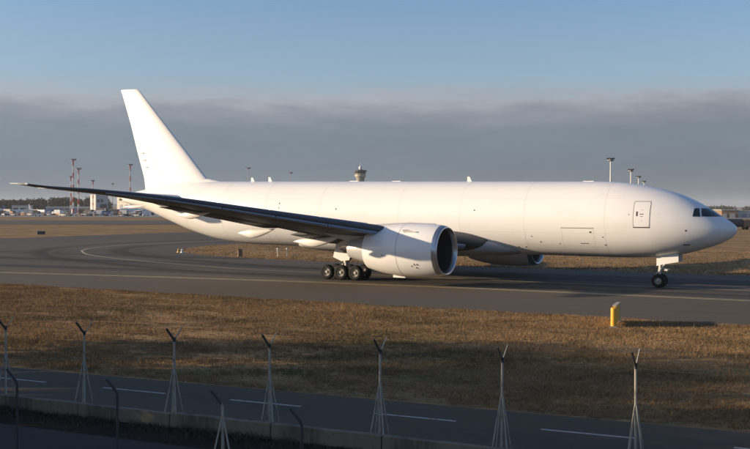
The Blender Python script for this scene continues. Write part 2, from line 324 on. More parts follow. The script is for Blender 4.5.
def offs(pts, d):
    o = []
    for i, p in enumerate(pts):
        a = Vector(pts[max(i - 1, 0)]); b = Vector(pts[min(i + 1, len(pts) - 1)]); t = (b - a).normalized(); o.append((p[0] - t.y * d, p[1] + t.x * d))
    return o
stain(offs(cl, 5.2), 6.0, .020); stain(offs(cl, -5.6), 7.0, .0205)
st2 = [(x, 9 + .11 * max(0, x - 20) - 4.5) for x in range(-100, 420, 10)]
stain([(x, y - 3.5) for x, y in st2], 5, .021); stain([(x, y - 14 - .1 * max(0, x - 40) * .6) for x, y in st2], 6, .0215)
stain([(x, .09 * x - 24) for x in range(60, 420, 10)], 7, .0195)
# far runway and aprons
sheet('far_runway', [(-900, 345), (900, 365), (900, 470), (-900, 440)], 'asphalt_branch', .06, False)
sheet('apron', [(-900, 600), (900, 560), (1400, 1150), (-1200, 1150)], 'concrete_far', .09, False)

# perimeter road in the foreground: its own slightly turned frame
def RD(x, off): return (x, 55.9 + .085 * x + off)
sheet('perimeter_road', [RD(-90, -2.45), RD(120, -2.0), RD(120, 2.75), RD(-90, 2.75)], 'asphalt_road', .012)
for k in range(-8, 14):
    x0 = -8.2 + k * 5.23
    ribbon('road_dash', [RD(x0, -.12), RD(x0 + 2.65, -.12)], .15, 'paint_white', .018)
def WL(x, off=0.0): return (x, 60.25 + .07 * x + off)
sheet('verge', [WL(-60, -1.75), WL(90, -3.1), WL(90, 2.0), WL(-60, 1.6)], 'earth', .006)
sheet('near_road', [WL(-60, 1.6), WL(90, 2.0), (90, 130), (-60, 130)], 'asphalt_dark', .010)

# ================================================================== THE AIRCRAFT
jet = empty('cargo_jet', (NX, NY, 0), -R(AYAW))
tag(jet, 'all white twin engine cargo jet airliner taxiing to the right on the taxiway', 'airplane')
ftop = pchip([0, .06, .2, .55, 1.26, 1.9, 3.38, 4.71, 6.41, 7.53, 9, 10.8, 14, 24, 35, 46, 51, 56, 60, 62.9],
             [4.62, 4.86, 5.02, 5.28, 5.74, 6.17, 7.0, 7.51, 7.94, 8.15, 8.34, 8.43, 8.47, 8.57, 8.68, 8.78, 8.82, 8.58, 8.05, 7.55])
fbot = pchip([0, .06, .2, .46, 1.43, 2.8, 3.94, 5.9, 9, 12.5, 24, 38, 43, 46, 49.1, 52.6, 56, 59.7, 62.9],
             [4.62, 4.40, 4.22, 3.98, 3.48, 3.02, 2.72, 2.42, 2.30, 2.31, 2.4, 2.53, 2.58, 2.66, 2.95, 3.65, 4.72, 5.98, 6.75])
fhw = pchip([0, .06, .2, .5, 1.26, 1.9, 3.38, 4.7, 6.4, 9, 11, 42, 47, 51, 55, 59, 61.5, 62.9],
            [0, .26, .48, .80, 1.32, 1.68, 2.28, 2.64, 2.92, 3.08, 3.1, 3.1, 2.9, 2.45, 1.85, 1.1, .62, .32])
def fus(x, th, off=0.0):                       # th from the crown (0) to the right side (90) to the keel (180)
    t, b, w = ftop(x), fbot(x), fhw(x); zc = (t + b) / 2; h = (t - b) / 2
    return (x, (w + off) * math.sin(th), zc + (h + off) * math.cos(th))
def fus_y(x, z, off=0.0):                      # right-hand surface at a height
    t, b, w = ftop(x), fbot(x), fhw(x); zc = (t + b) / 2; h = (t - b) / 2
    c = max(-1, min(1, (z - zc) / h)); return (w + off) * math.sqrt(max(0, 1 - c * c))
xs = [0.004, .02, .05, .09, .15, .22, .32, .44, .58, .75, .95, 1.2] + [1.5 + .35 * i for i in range(28)] + list(np.linspace(11.7, 41, 26)) + list(np.linspace(42, 62.9, 42))
mb = MB(True); mb.loft([[fus(x, 2 * math.pi * k / 96) for k in range(96)] for x in xs])
fuselage = mb.build('fuselage', 'white_paint', jet, 40)
# tail cone end plate
mb = MB(True); mb.revolve([(0, .22), (.25, .2), (.3, .12)], (62.85, 0, 7.15), 20, 'x', True, True); mb.build('exhaust_nozzle', 'exhaust', fuselage)

def patch(name, x0, x1, z0, z1, off, mname, parent, side=1, nx=8, nz=12, rnd=0.0, thick=.03):
    """skin panel that follows the fuselage side"""
    mb = MB(True); rows = []
    for j in range(nz + 1):
        z = z0 + (z1 - z0) * j / nz; r = []
        ins = 0
        if rnd:
            dz = min(z - z0, z1 - z)
            if dz < rnd: ins = rnd - math.sqrt(max(0, rnd ** 2 - (rnd - dz) ** 2))
        for i in range(nx + 1):
            x = x0 + ins + (x1 - x0 - 2 * ins) * i / nx; r.append((x, side * fus_y(x, z, off), z))
        rows.append(r)
    n = nx + 1; v = [p for r in rows for p in r]; m = len(v); v2 = [(p[0], p[1] - side * thick, p[2]) for p in v]
    f = [(j * n + i, j * n + i + 1, (j + 1) * n + i + 1, (j + 1) * n + i) for j in range(nz) for i in range(nx)]
    bd = [i for i in range(n)] + [j * n + nx for j in range(1, nz + 1)] + [nz * n + i for i in range(nx - 1, -1, -1)] + [j * n for j in range(nz - 1, 0, -1)]
    f += [(bd[i], bd[(i + 1) % len(bd)], m + bd[(i + 1) % len(bd)], m + bd[i]) for i in range(len(bd))]
    mb.add(v + v2, f); return mb.build(name, mname, parent, 40)
def frame(name, x0, x1, z0, z1, w, off, mname, parent, side=1, sides='lrtb'):
    mb = MB(True)
    def strip(xa, xb, za, zb, nx, nz):
        v = []
        for j in range(nz + 1):
            for i in range(nx + 1):
                x = xa + (xb - xa) * i / nx; z = za + (zb - za) * j / nz; v.append((x, side * fus_y(x, z, off), z))
        n = nx + 1; mb.add(v, [(j * n + i, j * n + i + 1, (j + 1) * n + i + 1, (j + 1) * n + i) for j in range(nz) for i in range(nx)])
    if 'l' in sides: strip(x1 - w, x1, z0, z1, 1, 12)
    if 'r' in sides: strip(x0, x0 + w, z0, z1, 1, 12)
    if 't' in sides: strip(x0 + w, x1 - w, z1 - w, z1, 8, 1)
    if 'b' in sides: strip(x0 + w, x1 - w, z0, z0 + w, 8, 1)
    return mb.build(name, mname, parent, 40)
for sd in (1, -1):
    patch('crew_door_gap', 5.93, 7.23, 4.76, 6.82, .006, 'panel_line', fuselage, sd, rnd=.06)
    d = patch('crew_door', 5.975, 7.185, 4.83, 6.775, .016, 'door_paint', fuselage, sd, rnd=.04)
    patch('door_sill', 5.96, 7.2, 4.755, 4.81, .03, 'mark_dark', fuselage, sd, nz=2)
    patch('door_handle_recess', 6.86, 6.99, 5.66, 6.02, .021, 'mark_dark', fuselage, sd, nx=2, nz=3)
    patch('door_placard', 6.42, 6.72, 5.78, 5.85, .021, 'panel_line', fuselage, sd, nx=2, nz=2)
    patch('door_placard', 6.45, 6.68, 5.62, 5.66, .021, 'panel_line', fuselage, sd, nx=2, nz=2)
    patch('door_placard', 6.5, 6.62, 6.12, 6.15, .021, 'panel_line', fuselage, sd, nx=2, nz=2)
    patch('door_placard', 6.5, 6.62, 5.3, 5.33, .021, 'panel_line', fuselage, sd, nx=2, nz=2)
    patch('static_port', 7.52, 7.58, 5.75, 5.83, .008, 'mark_dark', fuselage, sd, nx=2, nz=2)
# forward cargo door on the right side: hinge line and faint outline, plus service marks
patch('cargo_door_hinge', 10.35, 13.08, 4.66, 4.71, .010, 'panel_line', fuselage, 1, nz=2)
frame('cargo_door_seam', 10.38, 13.05, 2.95, 4.66, .018, .005, 'joint_line', fuselage, 1)
for (a, b, c, d_) in ((10.55, 10.72, 4.30, 4.42), (10.9, 11.6, 3.42, 3.47), (9.5, 9.65, 3.3, 3.38), (13.3, 13.4, 3.35, 3.42), (9.6, 9.72, 3.95, 4.02), (15.6, 15.68, 3.9, 4.0), (14.9, 15.0, 3.45, 3.55), (16.35, 16.48, 3.0, 3.08), (17.0, 17.12, 3.0, 3.08), (20.6, 20.7, 6.0, 6.12), (40.6, 40.7, 6.55, 6.7), (40.6, 40.7, 6.15, 6.25), (3.28, 3.4, 4.5, 4.62), (3.2, 3.65, 3.42, 3.5), (34.3, 34.4, 6.05, 6.2), (48.5, 48.9, 5.6, 5.63), (44.0, 44.3, 3.6, 3.66)):
    patch('skin_mark', a, b, c, d_, .007, 'mark_dark', fuselage, 1, nx=2, nz=2)
# fuselage section joints and lap seams, barely proud of the skin
for xj in (9.45, 16.2, 22.0, 27.9, 36.1, 42.3, 47.6, 52.8):
    mb = MB(True); mb.loft([[fus(x_, 2 * math.pi * k / 96, .003) for k in range(96)] for x_ in (xj, xj + .035)], True, False, False); mb.build('section_joint', 'joint_line', fuselage, 40)
for zj in (7.05, 4.28, 3.25):
    for x0_, x1_ in ((8.0, 22), (36, 47)):
        patch('lap_seam', x0_, x1_, zj, zj + .022, .004, 'joint_line', fuselage, 1, nx=40, nz=1, thick=.006)
# aft bulk door seam
frame('aft_door_seam', 41.5, 43.9, 3.0, 4.8, .014, .005, 'pylon', fuselage, 1)

# cockpit glazing: horizontal band of panes between two heights
ZB, ZT = 5.62, 6.30
def xy_at(z, y):                                # x on the surface for a given y and height
    lo, hi = 0.004, 9.0
    for _ in range(40):
        m = (lo + hi) / 2
        if ftop(m) < z or fus_y(m, z) < y: lo = m
        else: hi = m
    return hi
def pane(name, b0, b1, t0, t1, mode, mname, off, inset=0.0, zb=ZB, zt=ZT, side=1, parent=None):
    """pane between bottom limits b0..b1 and top limits t0..t1, in y (mode 'y') or x (mode 'x')"""
    mb = MB(True); n, m = 8, 6; v = []
    for j in range(m + 1):
        q = j / m; z = zb + inset + (zt - zb - 2 * inset) * q; l = b0 + (t0 - b0) * q + inset; r = b1 + (t1 - b1) * q - inset
        for i in range(n + 1):
            u = l + (r - l) * i / n
            if mode == 'y': y = u; x = xy_at(z, y)
            else: x = u; y = fus_y(x, z)
            e_ = 1e-2; nrm = Vector((-(fus_y(x + e_, z) - fus_y(x - e_, z)) / (2 * e_), 1.0, -(fus_y(x, z + e_) - fus_y(x, z - e_)) / (2 * e_)))
            if y < .12: nrm = Vector((-.75, 0, .66))
            nrm.normalize(); p = Vector((x, y, z)) + nrm * off; v.append((p.x, side * p.y, p.z))
    k = n + 1; mb.add(v, [(j * k + i, j * k + i + 1, (j + 1) * k + i + 1, (j + 1) * k + i) for j in range(m) for i in range(n)])
    return mb.build(name, mname, parent, 50)
for sd in (1, -1):
    for (b0, b1, t0, t1, md) in ((.02, 1.16, .02, .98, 'y'), (1.40, 2.32, 1.98, 2.50, 'x'), (2.38, 2.95, 2.56, 2.92, 'x')):
        pane('cockpit_window', b0, b1, t0, t1, md, 'glass', .014, .025, side=sd, parent=fuselage)
# blade antennas, beacon and probes
for (x, h) in ((22.3, .42), (45.7, .38), (43.6, .42), (11.5, .05), (34.0, .06), (29.5, .05)):
    z = ftop(x); mb = MB(True); mb.prism([(x - .05, -.03, z - .1), (x + .45, -.03, z - .1), (x + .42, -.03, z + h), (x + .22, -.03, z + h)] if h > .2 else [(x - .3, -.04, z - .1), (x + .9, -.04, z - .1), (x + .75, -.04, z + h), (x - .1, -.04, z + h)], (0, .06, 0)); mb.build('antenna', 'far_white', fuselage, 0)
mb = MB(True); mb.prism([(31.2, -.03, 2.5), (31.6, -.03, 2.5), (31.7, -.03, 2.15), (31.5, -.03, 2.15)], (0, .06, 0)); mb.build('antenna', 'far_white', fuselage, 0)
# belly fairing
mb = MB(True); rings = []
for x, w, zb, zt in ((16.6, .4, 2.62, 2.7), (17.6, 1.8, 2.36, 3.1), (19.2, 2.75, 2.2, 3.7), (21.5, 3.22, 2.08, 4.1), (25, 3.42, 2.02, 4.3), (30, 3.45, 2.02, 4.3), (34, 3.35, 2.08, 4.2), (37, 2.9, 2.24, 3.8), (39, 2.0, 2.42, 3.2), (40.2, .5, 2.62, 2.75)):
    zc = (zb + zt) / 2; hh = (zt - zb) / 2
    rings.append([(x, w * math.copysign(abs(math.sin(t)) ** .75, math.sin(t)), zc + hh * math.copysign(abs(math.cos(t)) ** .75, math.cos(t))) for t in [2 * math.pi * k / 48 for k in range(48)]])
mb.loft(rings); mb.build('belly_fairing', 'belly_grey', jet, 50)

# ---- lifting surfaces
def airfoil(n=22, tc_=.11, camber=.015):
    up = []; lo = []
    for i in range(n + 1):
        x = .5 * (1 - math.cos(math.pi * i / n)); yt = 5 * tc_ * (.2969 * math.sqrt(x) - .126 * x - .3516 * x * x + .2843 * x ** 3 - .1036 * x ** 4)
        yc = camber * 4 * x * (1 - x) * (.6 + .8 * x) ; up.append((x, yc + yt)); lo.append((x, yc - yt))
    return up[::-1] + lo[1:-1]                    # TE -> LE over the top, back below
wLEz = pchip([0, 3.1, 9.65, 11.2, 16.5, 19.8, 23, 26, 29, 31.3, 32.45], [3.0, 3.35, 4.32, 4.58, 5.48, 6.05, 6.6, 7.06, 7.4, 7.66, 7.9])
def wLE(y): return 20.0 + (y - 3.1) * .682 if y < 29.3 else 37.87 + (y - 29.3) * 1.14
def wTE(y):
    if y < 9.9: return 34.2 + (y - 3.1) * .09
    if y < 29.3: return 34.81 + (y - 9.9) * .308
    return 40.79 + (y - 29.3) * .56
def wtc(y): return float(np.interp(y, [0, 3.1, 9.9, 20, 29.3, 32.45], [.135, .13, .105, .098, .092, .09]))
def wpt(y, cx, cz):                               # chord fractions -> aircraft coordinates (slight washout)
    le, te = wLE(y), wTE(y); c = te - le; tw = R(float(np.interp(y, [3, 12, 30], [.5, 0.0, -1.0])))
    dx, dz = cx * c, cz * c; return (le + dx * math.cos(tw) + dz * math.sin(tw), y, wLEz(y) - dx * math.sin(tw) + dz * math.cos(tw))
def canoe(y, x0, x1, zt, r, drop, side, wing, mname='white_paint'):
    mb = MB(True); rings = []; n = 14
    for i in range(n + 1):
        t = i / n; s_ = max(.02, (math.sin(math.pi * min(1, t * 1.35) / 2) if t < .74 else 1) * (1 - max(0, (t - .55) / .45) ** 1.6) + .02)
        x = x0 + (x1 - x0) * t; rr = r * s_; zc = zt - drop * math.sin(math.pi * min(1, t * 1.1) * .9) * .35 - drop * t * .55
        rings.append([(x, side * (y + rr * .55 * math.sin(a)), zc + rr * 1.0 * math.cos(a)) for a in [2 * math.pi * k / 20 for k in range(20)]])
    mb.loft(rings); return mb.build('flap_track_fairing', mname, wing, 40)
ENG_Y = 9.65
for sd in (1, -1):
    ys = [1.0, 3.1, 5, 7, 9.9, 12, 14, 16.5, 19, 21.5, 24, 26.5, 28.4, 29.3, 30.2, 31.2, 31.9, 32.3, 32.45]
    mb = MB(True); rings = []
    for y in ys:
        k = 1 if y < 32 else (.75 if y < 32.4 else .35)
        rings.append([(p[0], sd * p[1], p[2]) for p in [wpt(y, cx, cz * k) for cx, cz in airfoil(22, wtc(y))]])
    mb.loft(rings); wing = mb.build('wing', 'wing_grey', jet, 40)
    # slat segments in bare metal, wrapped round the leading edge
    for (y0, y1) in ((4.2, 8.4), (11.0, 14.45), (14.55, 18.0), (18.1, 21.5), (21.6, 25.0), (25.1, 28.6)):
        mb = MB(True); rings = []
        for i in range(7):
            y = y0 + (y1 - y0) * i / 6; af = airfoil(40, wtc(y)); SC = .115
            up = [(cx, cz) for cx, cz in af[:41] if cx < SC]; up = [(SC, np.interp(SC, [q_[0] for q_ in af[:41]][::-1], [q_[1] for q_ in af[:41]][::-1]))] + up
            lo_ = [(cx, cz) for cx, cz in af[41:] if cx < .03]
            pv = up[0]; ra = R(20); sec = up + lo_ + [(.05, .25 * up[len(up) // 3][1])]
            tr_ = []
            for cx, cz in sec:                       # slat run out: turned nose down about its upper trailing edge
                ax, az = cx - pv[0], cz - pv[1]; tr_.append((pv[0] - .012 + ax * math.cos(ra) - az * math.sin(ra), pv[1] + .003 + ax * math.sin(ra) + az * math.cos(ra)))
            rings.append([(p[0], sd * p[1], p[2]) for p in [wpt(y, cx, cz) for cx, cz in tr_]])
        mb.loft(rings); mb.build('slat', 'slat_metal', wing, 50)
    # trailing edge flaps, a little drooped
    for (y0, y1, dr) in ((3.5, 9.2, .22), (12.2, 21.8, .14)):
        mb = MB(True); rings = []
        for i in range(5):
            y = y0 + (y1 - y0) * i / 4; c = wTE(y) - wLE(y); fc = min(2.6, .22 * c); a = wpt(y, 1.0, 0); r0 = []
            for cx, cz in airfoil(10, .12, .0):
                r0.append((a[0] - fc * .80 + cx * fc * .97, sd * y, a[2] - .10 + cz * fc - dr * cx ** 1.2 + .04))
            rings.append(r0)
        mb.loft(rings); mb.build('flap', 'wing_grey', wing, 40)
    # flap track fairings
    for (y, l, r, dr) in ((7.3, 5.2, .42, 1.15), (13.5, 3.7, .38, .66), (19.1, 3.2, .30, .36), (23.6, 2.2, .14, .18)):
        te = wTE(y); p = wpt(y, .62, -.03)
        if 15 < y < 22: p = (p[0], p[1], p[2] + .28)
        canoe(y, te - l + 1.35, te + 1.5, p[2] - .18 + (.62 if y < 9 else 0), r, dr, sd, wing)
    # wing-tip light lens and static wicks
    for y in (31.0, 30.2, 29.0, 27.5):
        a = wpt(y, 1, 0); mb = MB(True); mb.tube([(a[0] - .02, sd * y, a[2]), (a[0] + .28, sd * y, a[2] - .01)], .012, 6); mb.build('static_wick', 'mark_dark', wing, 0)
    mb = MB(True); mb.tube([(wLE(32.3) - .05, sd * 32.3, wLEz(32.3)), (wTE(32.45) + .25, sd * 32.5, wLEz(32.45) + .02)], [.07, .03], 8); mb.build('tip_light', 'far_white', wing)

    # horizontal stabiliser
    mb = MB(True); rings = []
    for y, le, c, z, tc_ in ((.6, 52.6, 7.4, 7.15, .1), (1.6, 53.3, 6.9, 7.2, .1), (5, 56.0, 5.2, 7.5, .095), (9, 59.3, 3.6, 7.9, .09), (10.3, 60.5, 3.1, 8.05, .085), (10.9, 61.5, 2.5, 8.12, .07)):
        rings.append([(le + cx * c, sd * y, z + cz * c) for cx, cz in airfoil(18, tc_, 0)])
    mb.loft(rings); st = mb.build('stabilizer', 'white_paint', jet, 40)
    mb = MB(True)
    for (y, xl) in ((2.2, 58.95), (9.8, 62.0)): pass
    mb.loft([[(x, sd * y, z) for (x, z) in ((xe - .03, zz + .035), (xe, zz + .04), (xe, zz - .04), (xe - .03, zz - .035))] for (y, xe, zz) in ((2.0, 58.55, 7.235), (10.2, 61.95, 7.97))]); mb.build('elevator_seam', 'panel_line', st, 0)

    # ---- engine
    ec = (0, sd * ENG_Y, 2.88)
    outer_prof = [(19.98, 1.80), (19.90, 1.86), (19.95, 1.93), (20.15, 2.00), (20.5, 2.055), (21.2, 2.11), (22.2, 2.14), (23.3, 2.12), (24.4, 2.04), (25.4, 1.90), (26.2, 1.72), (26.75, 1.58)]
    mb = MB(True); mb.revolve([(20.32, 2.026)] + [p for p in outer_prof if p[0] > 20.4] + [(26.75, 1.52), (25.6, 1.56)], ec, 64)
    eng = mb.build('engine_nacelle', 'white_paint', jet, 40)
    mb = MB(True); mb.revolve([(20.33, 2.028), (20.15, 1.995), (20.0, 1.94), (19.92, 1.89), (19.90, 1.84), (19.94, 1.78), (20.05, 1.73), (20.3, 1.68)], ec, 64); mb.build('inlet_lip', 'lip_metal', eng, 60)
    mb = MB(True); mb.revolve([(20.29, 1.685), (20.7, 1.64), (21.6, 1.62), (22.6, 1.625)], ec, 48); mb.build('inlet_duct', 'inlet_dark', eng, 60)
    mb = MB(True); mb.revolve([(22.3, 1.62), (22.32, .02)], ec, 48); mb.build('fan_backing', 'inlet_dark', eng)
    mb = MB(True)
    for k in range(22):
        t0 = 2 * math.pi * k / 22
        rg = []
        for i in range(6):
            r = .5 + 1.1 * i / 5; sw = .35 * math.sin(i / 5 * 2.2); tw = .2 + .55 * i / 5; ch = .16
            rg.append([(21.75 + (q * .32) * math.cos(tw) + .02 * w_, ec[1] + r * math.sin(t0 + sw + q * ch / max(r, .7) * 2.2), ec[2] + r * math.cos(t0 + sw + q * ch / max(r, .7) * 2.2)) for q, w_ in ((-.5, 0), (.5, 0), (.5, 1), (-.5, 1))])
        mb.loft(rg)
    mb.build('fan_blades', 'fan', eng, 0)
    mb = MB(True); mb.revolve([(21.15, .01), (21.3, .14), (21.55, .3), (21.85, .44), (22.0, .5)], ec, 24); mb.build('spinner', 'fan', eng)
    mb = MB(True); mb.revolve([(25.4, 1.28), (26.2, 1.24), (27.2, 1.10), (28.2, .86), (28.7, .74), (28.7, .68), (28.2, .7)], ec, 40); mb.build('core_cowl', 'pylon', eng)
    mb = MB(True); mb.revolve([(28.2, .55), (28.8, .46), (29.5, .22), (29.9, .02)], ec, 24); mb.build('exhaust_plug', 'exhaust', eng)
    # strake on the cowl, drain mast
    mb = MB(True); ta = R(-48) * sd
    def np_(x, r): return (x, ec[1] - r * math.sin(ta) * -1 if False else ec[1] + r * math.sin(-ta * 1), ec[2] + r * math.cos(ta))
    mb.prism([np_(21.6, 2.08), np_(22.9, 2.08), np_(22.9, 2.45), np_(22.4, 2.5)], (.0, .04, .03)); mb.build('strake', 'white_paint', eng, 0)
    frame_r = [(23.35, 2.122), (23.40, 2.121)]
    mb = MB(True); mb.revolve([(23.35, 2.1205), (23.36, 2.1235), (23.40, 2.1225), (23.41, 2.117)], ec, 64); mb.build('cowl_seam', 'window_frame', eng)
    mb = MB(True); mb.box((24.1, ec[1], .80), (1.1, .35, .25)); mb.build('drain_fairing', 'white_paint', eng, 0)
    for (x, t) in ((21.6, 118), (21.85, 118), (22.1, 122), (21.7, 126), (24.6, 100)):
        mb = MB(True); mb.box((x, ec[1] + sd * 2.135 * math.sin(R(t)), ec[2] + 2.135 * math.cos(R(t))), (.07, .04, .12)); mb.build('cowl_mark', 'mark_dark', eng, 0)
    # pylon
    mb = MB(True); rg = []
    for x, w, z0, z1 in ((20.9, .05, 4.80, 5.03), (21.8, .22, 4.7, 5.05), (23.2, .3, 4.5, 5.09), (24.6, .34, 4.2, 5.02), (26.5, .34, 3.6, 4.9), (28.5, .3, 3.35, 4.7), (30.2, .2, 3.75, 4.5), (31.4, .05, 4.1, 4.35)):
        zc = (z0 + z1) / 2; hh = (z1 - z0) / 2; rg.append([(x, sd * ENG_Y + w * math.sin(t), zc + hh * math.copysign(abs(math.cos(t)) ** .6, math.cos(t))) for t in [2 * math.pi * k / 20 for k in range(20)]])
    mb.loft(rg); mb.build('pylon', 'pylon', jet, 50)

    # ---- main landing gear
    gy = sd * 5.49
    mb = MB(True)
    mb.tube([(31.75, gy, .78), (31.75, gy, 1.5)], .15, 14); mb.tube([(31.75, gy, 1.45), (31.6, gy - sd * .05, 3.9)], .24, 16)
    mb.tube([(33.3, gy, .72), (30.3, gy, .66)], .14, 12)
    for xx in (33.22, 31.78, 30.33): mb.tube([(xx, gy - .95, .68), (xx, gy + .95, .68)], .10, 10)
    mb.tube([(31.7, gy, 1.65), (29.6, gy - sd * .2, 3.6)], .12, 10); mb.tube([(31.7, gy, 1.9), (31.6, gy - sd * 2.2, 3.3)], .11, 10)
    mb.tube([(32.05, gy, 1.35), (32.45, gy, 1.0), (32.1, gy, .8)], .06, 8)
    gear = mb.build('main_gear_strut', 'gear_paint', jet, 40)
    # outboard strut door (open C shape)
    yd = gy + sd * .5
    mb = MB(True); poly = [(32.75, 1.95), (32.45, 3.02), (31.85, 3.36), (30.55, 3.62), (30.45, 3.45), (31.35, 3.12), (31.75, 2.32), (30.95, 2.28), (31.1, 1.72), (31.9, 1.62)]
    mb.prism([(x, yd, z) for x, z in poly], (0, sd * .06, 0)); mb.build('gear_door', 'white_paint', gear, 0)
    mb = MB(True); mb.prism([(29.2, gy + sd * .25, 3.85), (30.5, gy + sd * .25, 3.7), (30.1, gy + sd * .25, 2.85), (29.6, gy + sd * .25, 2.75)], (0, sd * .05, 0)); mb.build('actuator_cover', 'gear_brass', gear, 0)
    mb = MB(True); mb.tube([(31.3, gy + sd * .3, 1.7), (29.8, gy + sd * .3, 3.1)], .10, 10); mb.tube([(30.4, gy + sd * .32, 2.55), (29.9, gy + sd * .3, 3.2)], .17, 10); mb.build('drag_brace', 'gear_dark', gear, 40)
    for xx in (33.22, 31.78, 30.33):
        for wy in (-.70, .70):
            c = (xx, gy + wy, .655); o_ = 1 if wy > 0 else -1
            mb = MB(True); mb.revolve([(-.24, .36), (-.26, .46), (-.255, .56), (-.20, .625), (-.10, .652), (.10, .652), (.20, .625), (.255, .56), (.26, .46), (.24, .36)], c, 32, 'y')
            w_ = mb.build('wheel', 'rubber', jet, 50)
            mb = MB(True); mb.revolve([(-.235, .355), (-.19, .30), (-.08, .26), (-.09, .15), (-.18, .12), (-.19, .02)], c, 24, 'y'); mb.revolve([(.235, .355), (.19, .30), (.08, .26), (.09, .15), (.18, .12), (.19, .02)], c, 24, 'y'); mb.build('rim', 'rim', w_, 40)
# ---- fin
mb = MB(True); rings = []
for z, le, te, tc_ in ((8.0, 50.6, 59.9, .09), (8.9, 51.35, 60.0, .095), (9.45, 51.95, 60.12, .1), (12, 54.4, 61.0, .1), (15, 57.35, 61.95, .098), (18.2, 60.45, 63.13, .095), (18.55, 60.85, 63.3, .085), (18.66, 61.2, 63.32, .05)):
    c = te - le; rings.append([(le + cx * c, cz * c, z) for cx, cz in airfoil(18, tc_, 0)])
mb.loft(rings); fin = mb.build('fin', 'fin_paint', jet, 40)
mb = MB(True)                                    # rounded dorsal root
rings = []
for x, h, w in ((49.7, .0, .05), (50.7, .17, .22), (51.6, .36, .38), (53.5, .34, .55), (57, .34, .5), (59.4, .3, .2)):
    z0 = ftop(x) - .25; rings.append([(x, w * math.cos(t), z0 + (h + .2) * math.sin(t)) for t in [math.pi * k / 12 for k in range(13)]])
mb.loft(rings); mb.build('dorsal_fillet', 'white_paint', fin, 60)
for sdm in (1, -1):                              # rudder seam and hinge marks
    mb = MB(True)
    v = []
    for z, le, te, tc_ in ((9.45, 51.95, 60.12, .1), (12, 54.4, 61.0, .1), (15, 57.35, 61.95, .098), (18.2, 60.45, 63.13, .095)):
        c = te - le
        for cx in (.70, .708):
            yt = 5 * tc_ * (.2969 * math.sqrt(cx) - .126 * cx - .3516 * cx * cx + .2843 * cx ** 3 - .1036 * cx ** 4) * c; v.append((le + cx * c, sdm * (yt + .004), z))
    mb.add(v, [(i * 2, i * 2 + 1, i * 2 + 3, i * 2 + 2) for i in range(3)]); mb.build('rudder_seam', 'pylon', fin, 0)
    for z in (10.4, 11.15, 11.9):
        te = 60.12 + (z - 9.45) * .345; mb = MB(True); mb.box((te - .75, sdm * .10, z), (.42, .14, .09)); mb.build('rudder_hinge', 'pylon', fin, 0)
# ---- nose gear
mb = MB(True); mb.tube([(5.9, 0, .55), (5.9, 0, 1.3)], .09, 12); mb.tube([(5.9, 0, 1.2), (5.75, 0, 2.6)], .14, 14); mb.tube([(5.9, -.5, .545), (5.9, .5, .545)], .08, 10)
mb.tube([(5.8, 0, 1.55), (4.7, 0, 2.6)], .07, 8); mb.tube([(6.0, 0, 1.25), (6.3, 0, .95), (6.0, 0, .7)], .045, 8); mb.tube([(5.75, -.45, 1.5), (5.75, .45, 1.5)], .07, 8); mb.tube([(5.5, .2, 1.42), (5.2, .25, 1.38)], .1, 10)
mb.tube([(5.5, -.2, 1.42), (5.2, -.25, 1.38)], .1, 10)
ng = mb.build('nose_gear_strut', 'gear_paint', jet, 40)
for sd in (1, -1):
    mb = MB(True); mb.prism([(4.28, sd * .62, 2.72), (5.62, sd * .62, 2.5), (5.62, sd * .62, 1.84), (4.28, sd * .62, 2.08)], (0, sd * .05, 0)); mb.build('nose_gear_door', 'white_paint', ng, 0)
    mb = MB(True); mb.prism([(5.65, sd * .5, 2.5), (6.02, sd * .5, 2.42), (6.02, sd * .5, 1.72), (5.65, sd * .5, 1.80)], (0, sd * .05, 0)); mb.build('strut_door', 'white_paint', ng, 0)
    c = (5.9, sd * .37, .54); mb = MB(True); mb.revolve([(-.19, .28), (-.21, .36), (-.2, .46), (-.15, .52), (-.07, .54), (.07, .54), (.15, .52), (.2, .46), (.21, .36), (.19, .28)], c, 32, 'y'); w_ = mb.build('wheel', 'rubber', jet, 50)
    mb = MB(True); mb.revolve([(-.185, .29), (-.15, .25), (-.08, .22), (-.15, .1), (-.16, .02)], c, 24, 'y'); mb.revolve([(.185, .29), (.15, .25), (.08, .22), (.15, .1), (.16, .02)], c, 24, 'y'); mb.build('rim', 'rim', w_, 40)

# ================================================================== FOREGROUND
# low concrete wall of separate panels
wall = empty('concrete_wall', AW(*WL(10)), 0); tag(wall, 'low stained concrete wall running along the foreground road', 'wall')
winv = Matrix.Translation(-wall.location)
ang = -R(AYAW) + math.atan(.07)
x = -13.0; k = 0
while x < 42:
    ln = 3.36 + random.uniform(-.05, .05); h = .42 + random.uniform(-.012, .012); o0 = random.uniform(-.012, .012)
    mb = MB(); n = 8; prof = [(-.11, 0), (-.105, h - .02), (-.085, h), (.085, h), (.105, h - .02), (.12, 0)]
    rings = [[(-ln / 2 + (ln - .025) * i / n, py + .006 * math.sin(i * 2.1 + k), pz + (.008 * math.sin(i * 1.3 + k * 2) if pz > .1 else 0)) for py, pz in prof] for i in range(n + 1)]
    mb.loft(rings); o = mb.build('wall_panel', 'wall_concrete', wall, 30)
    c = AW(*WL(x + ln / 2, -.12 + o0)); o.location = winv @ c; o.rotation_euler = (0, random.uniform(-.003, .003), ang + math.pi)
    x += ln; k += 1

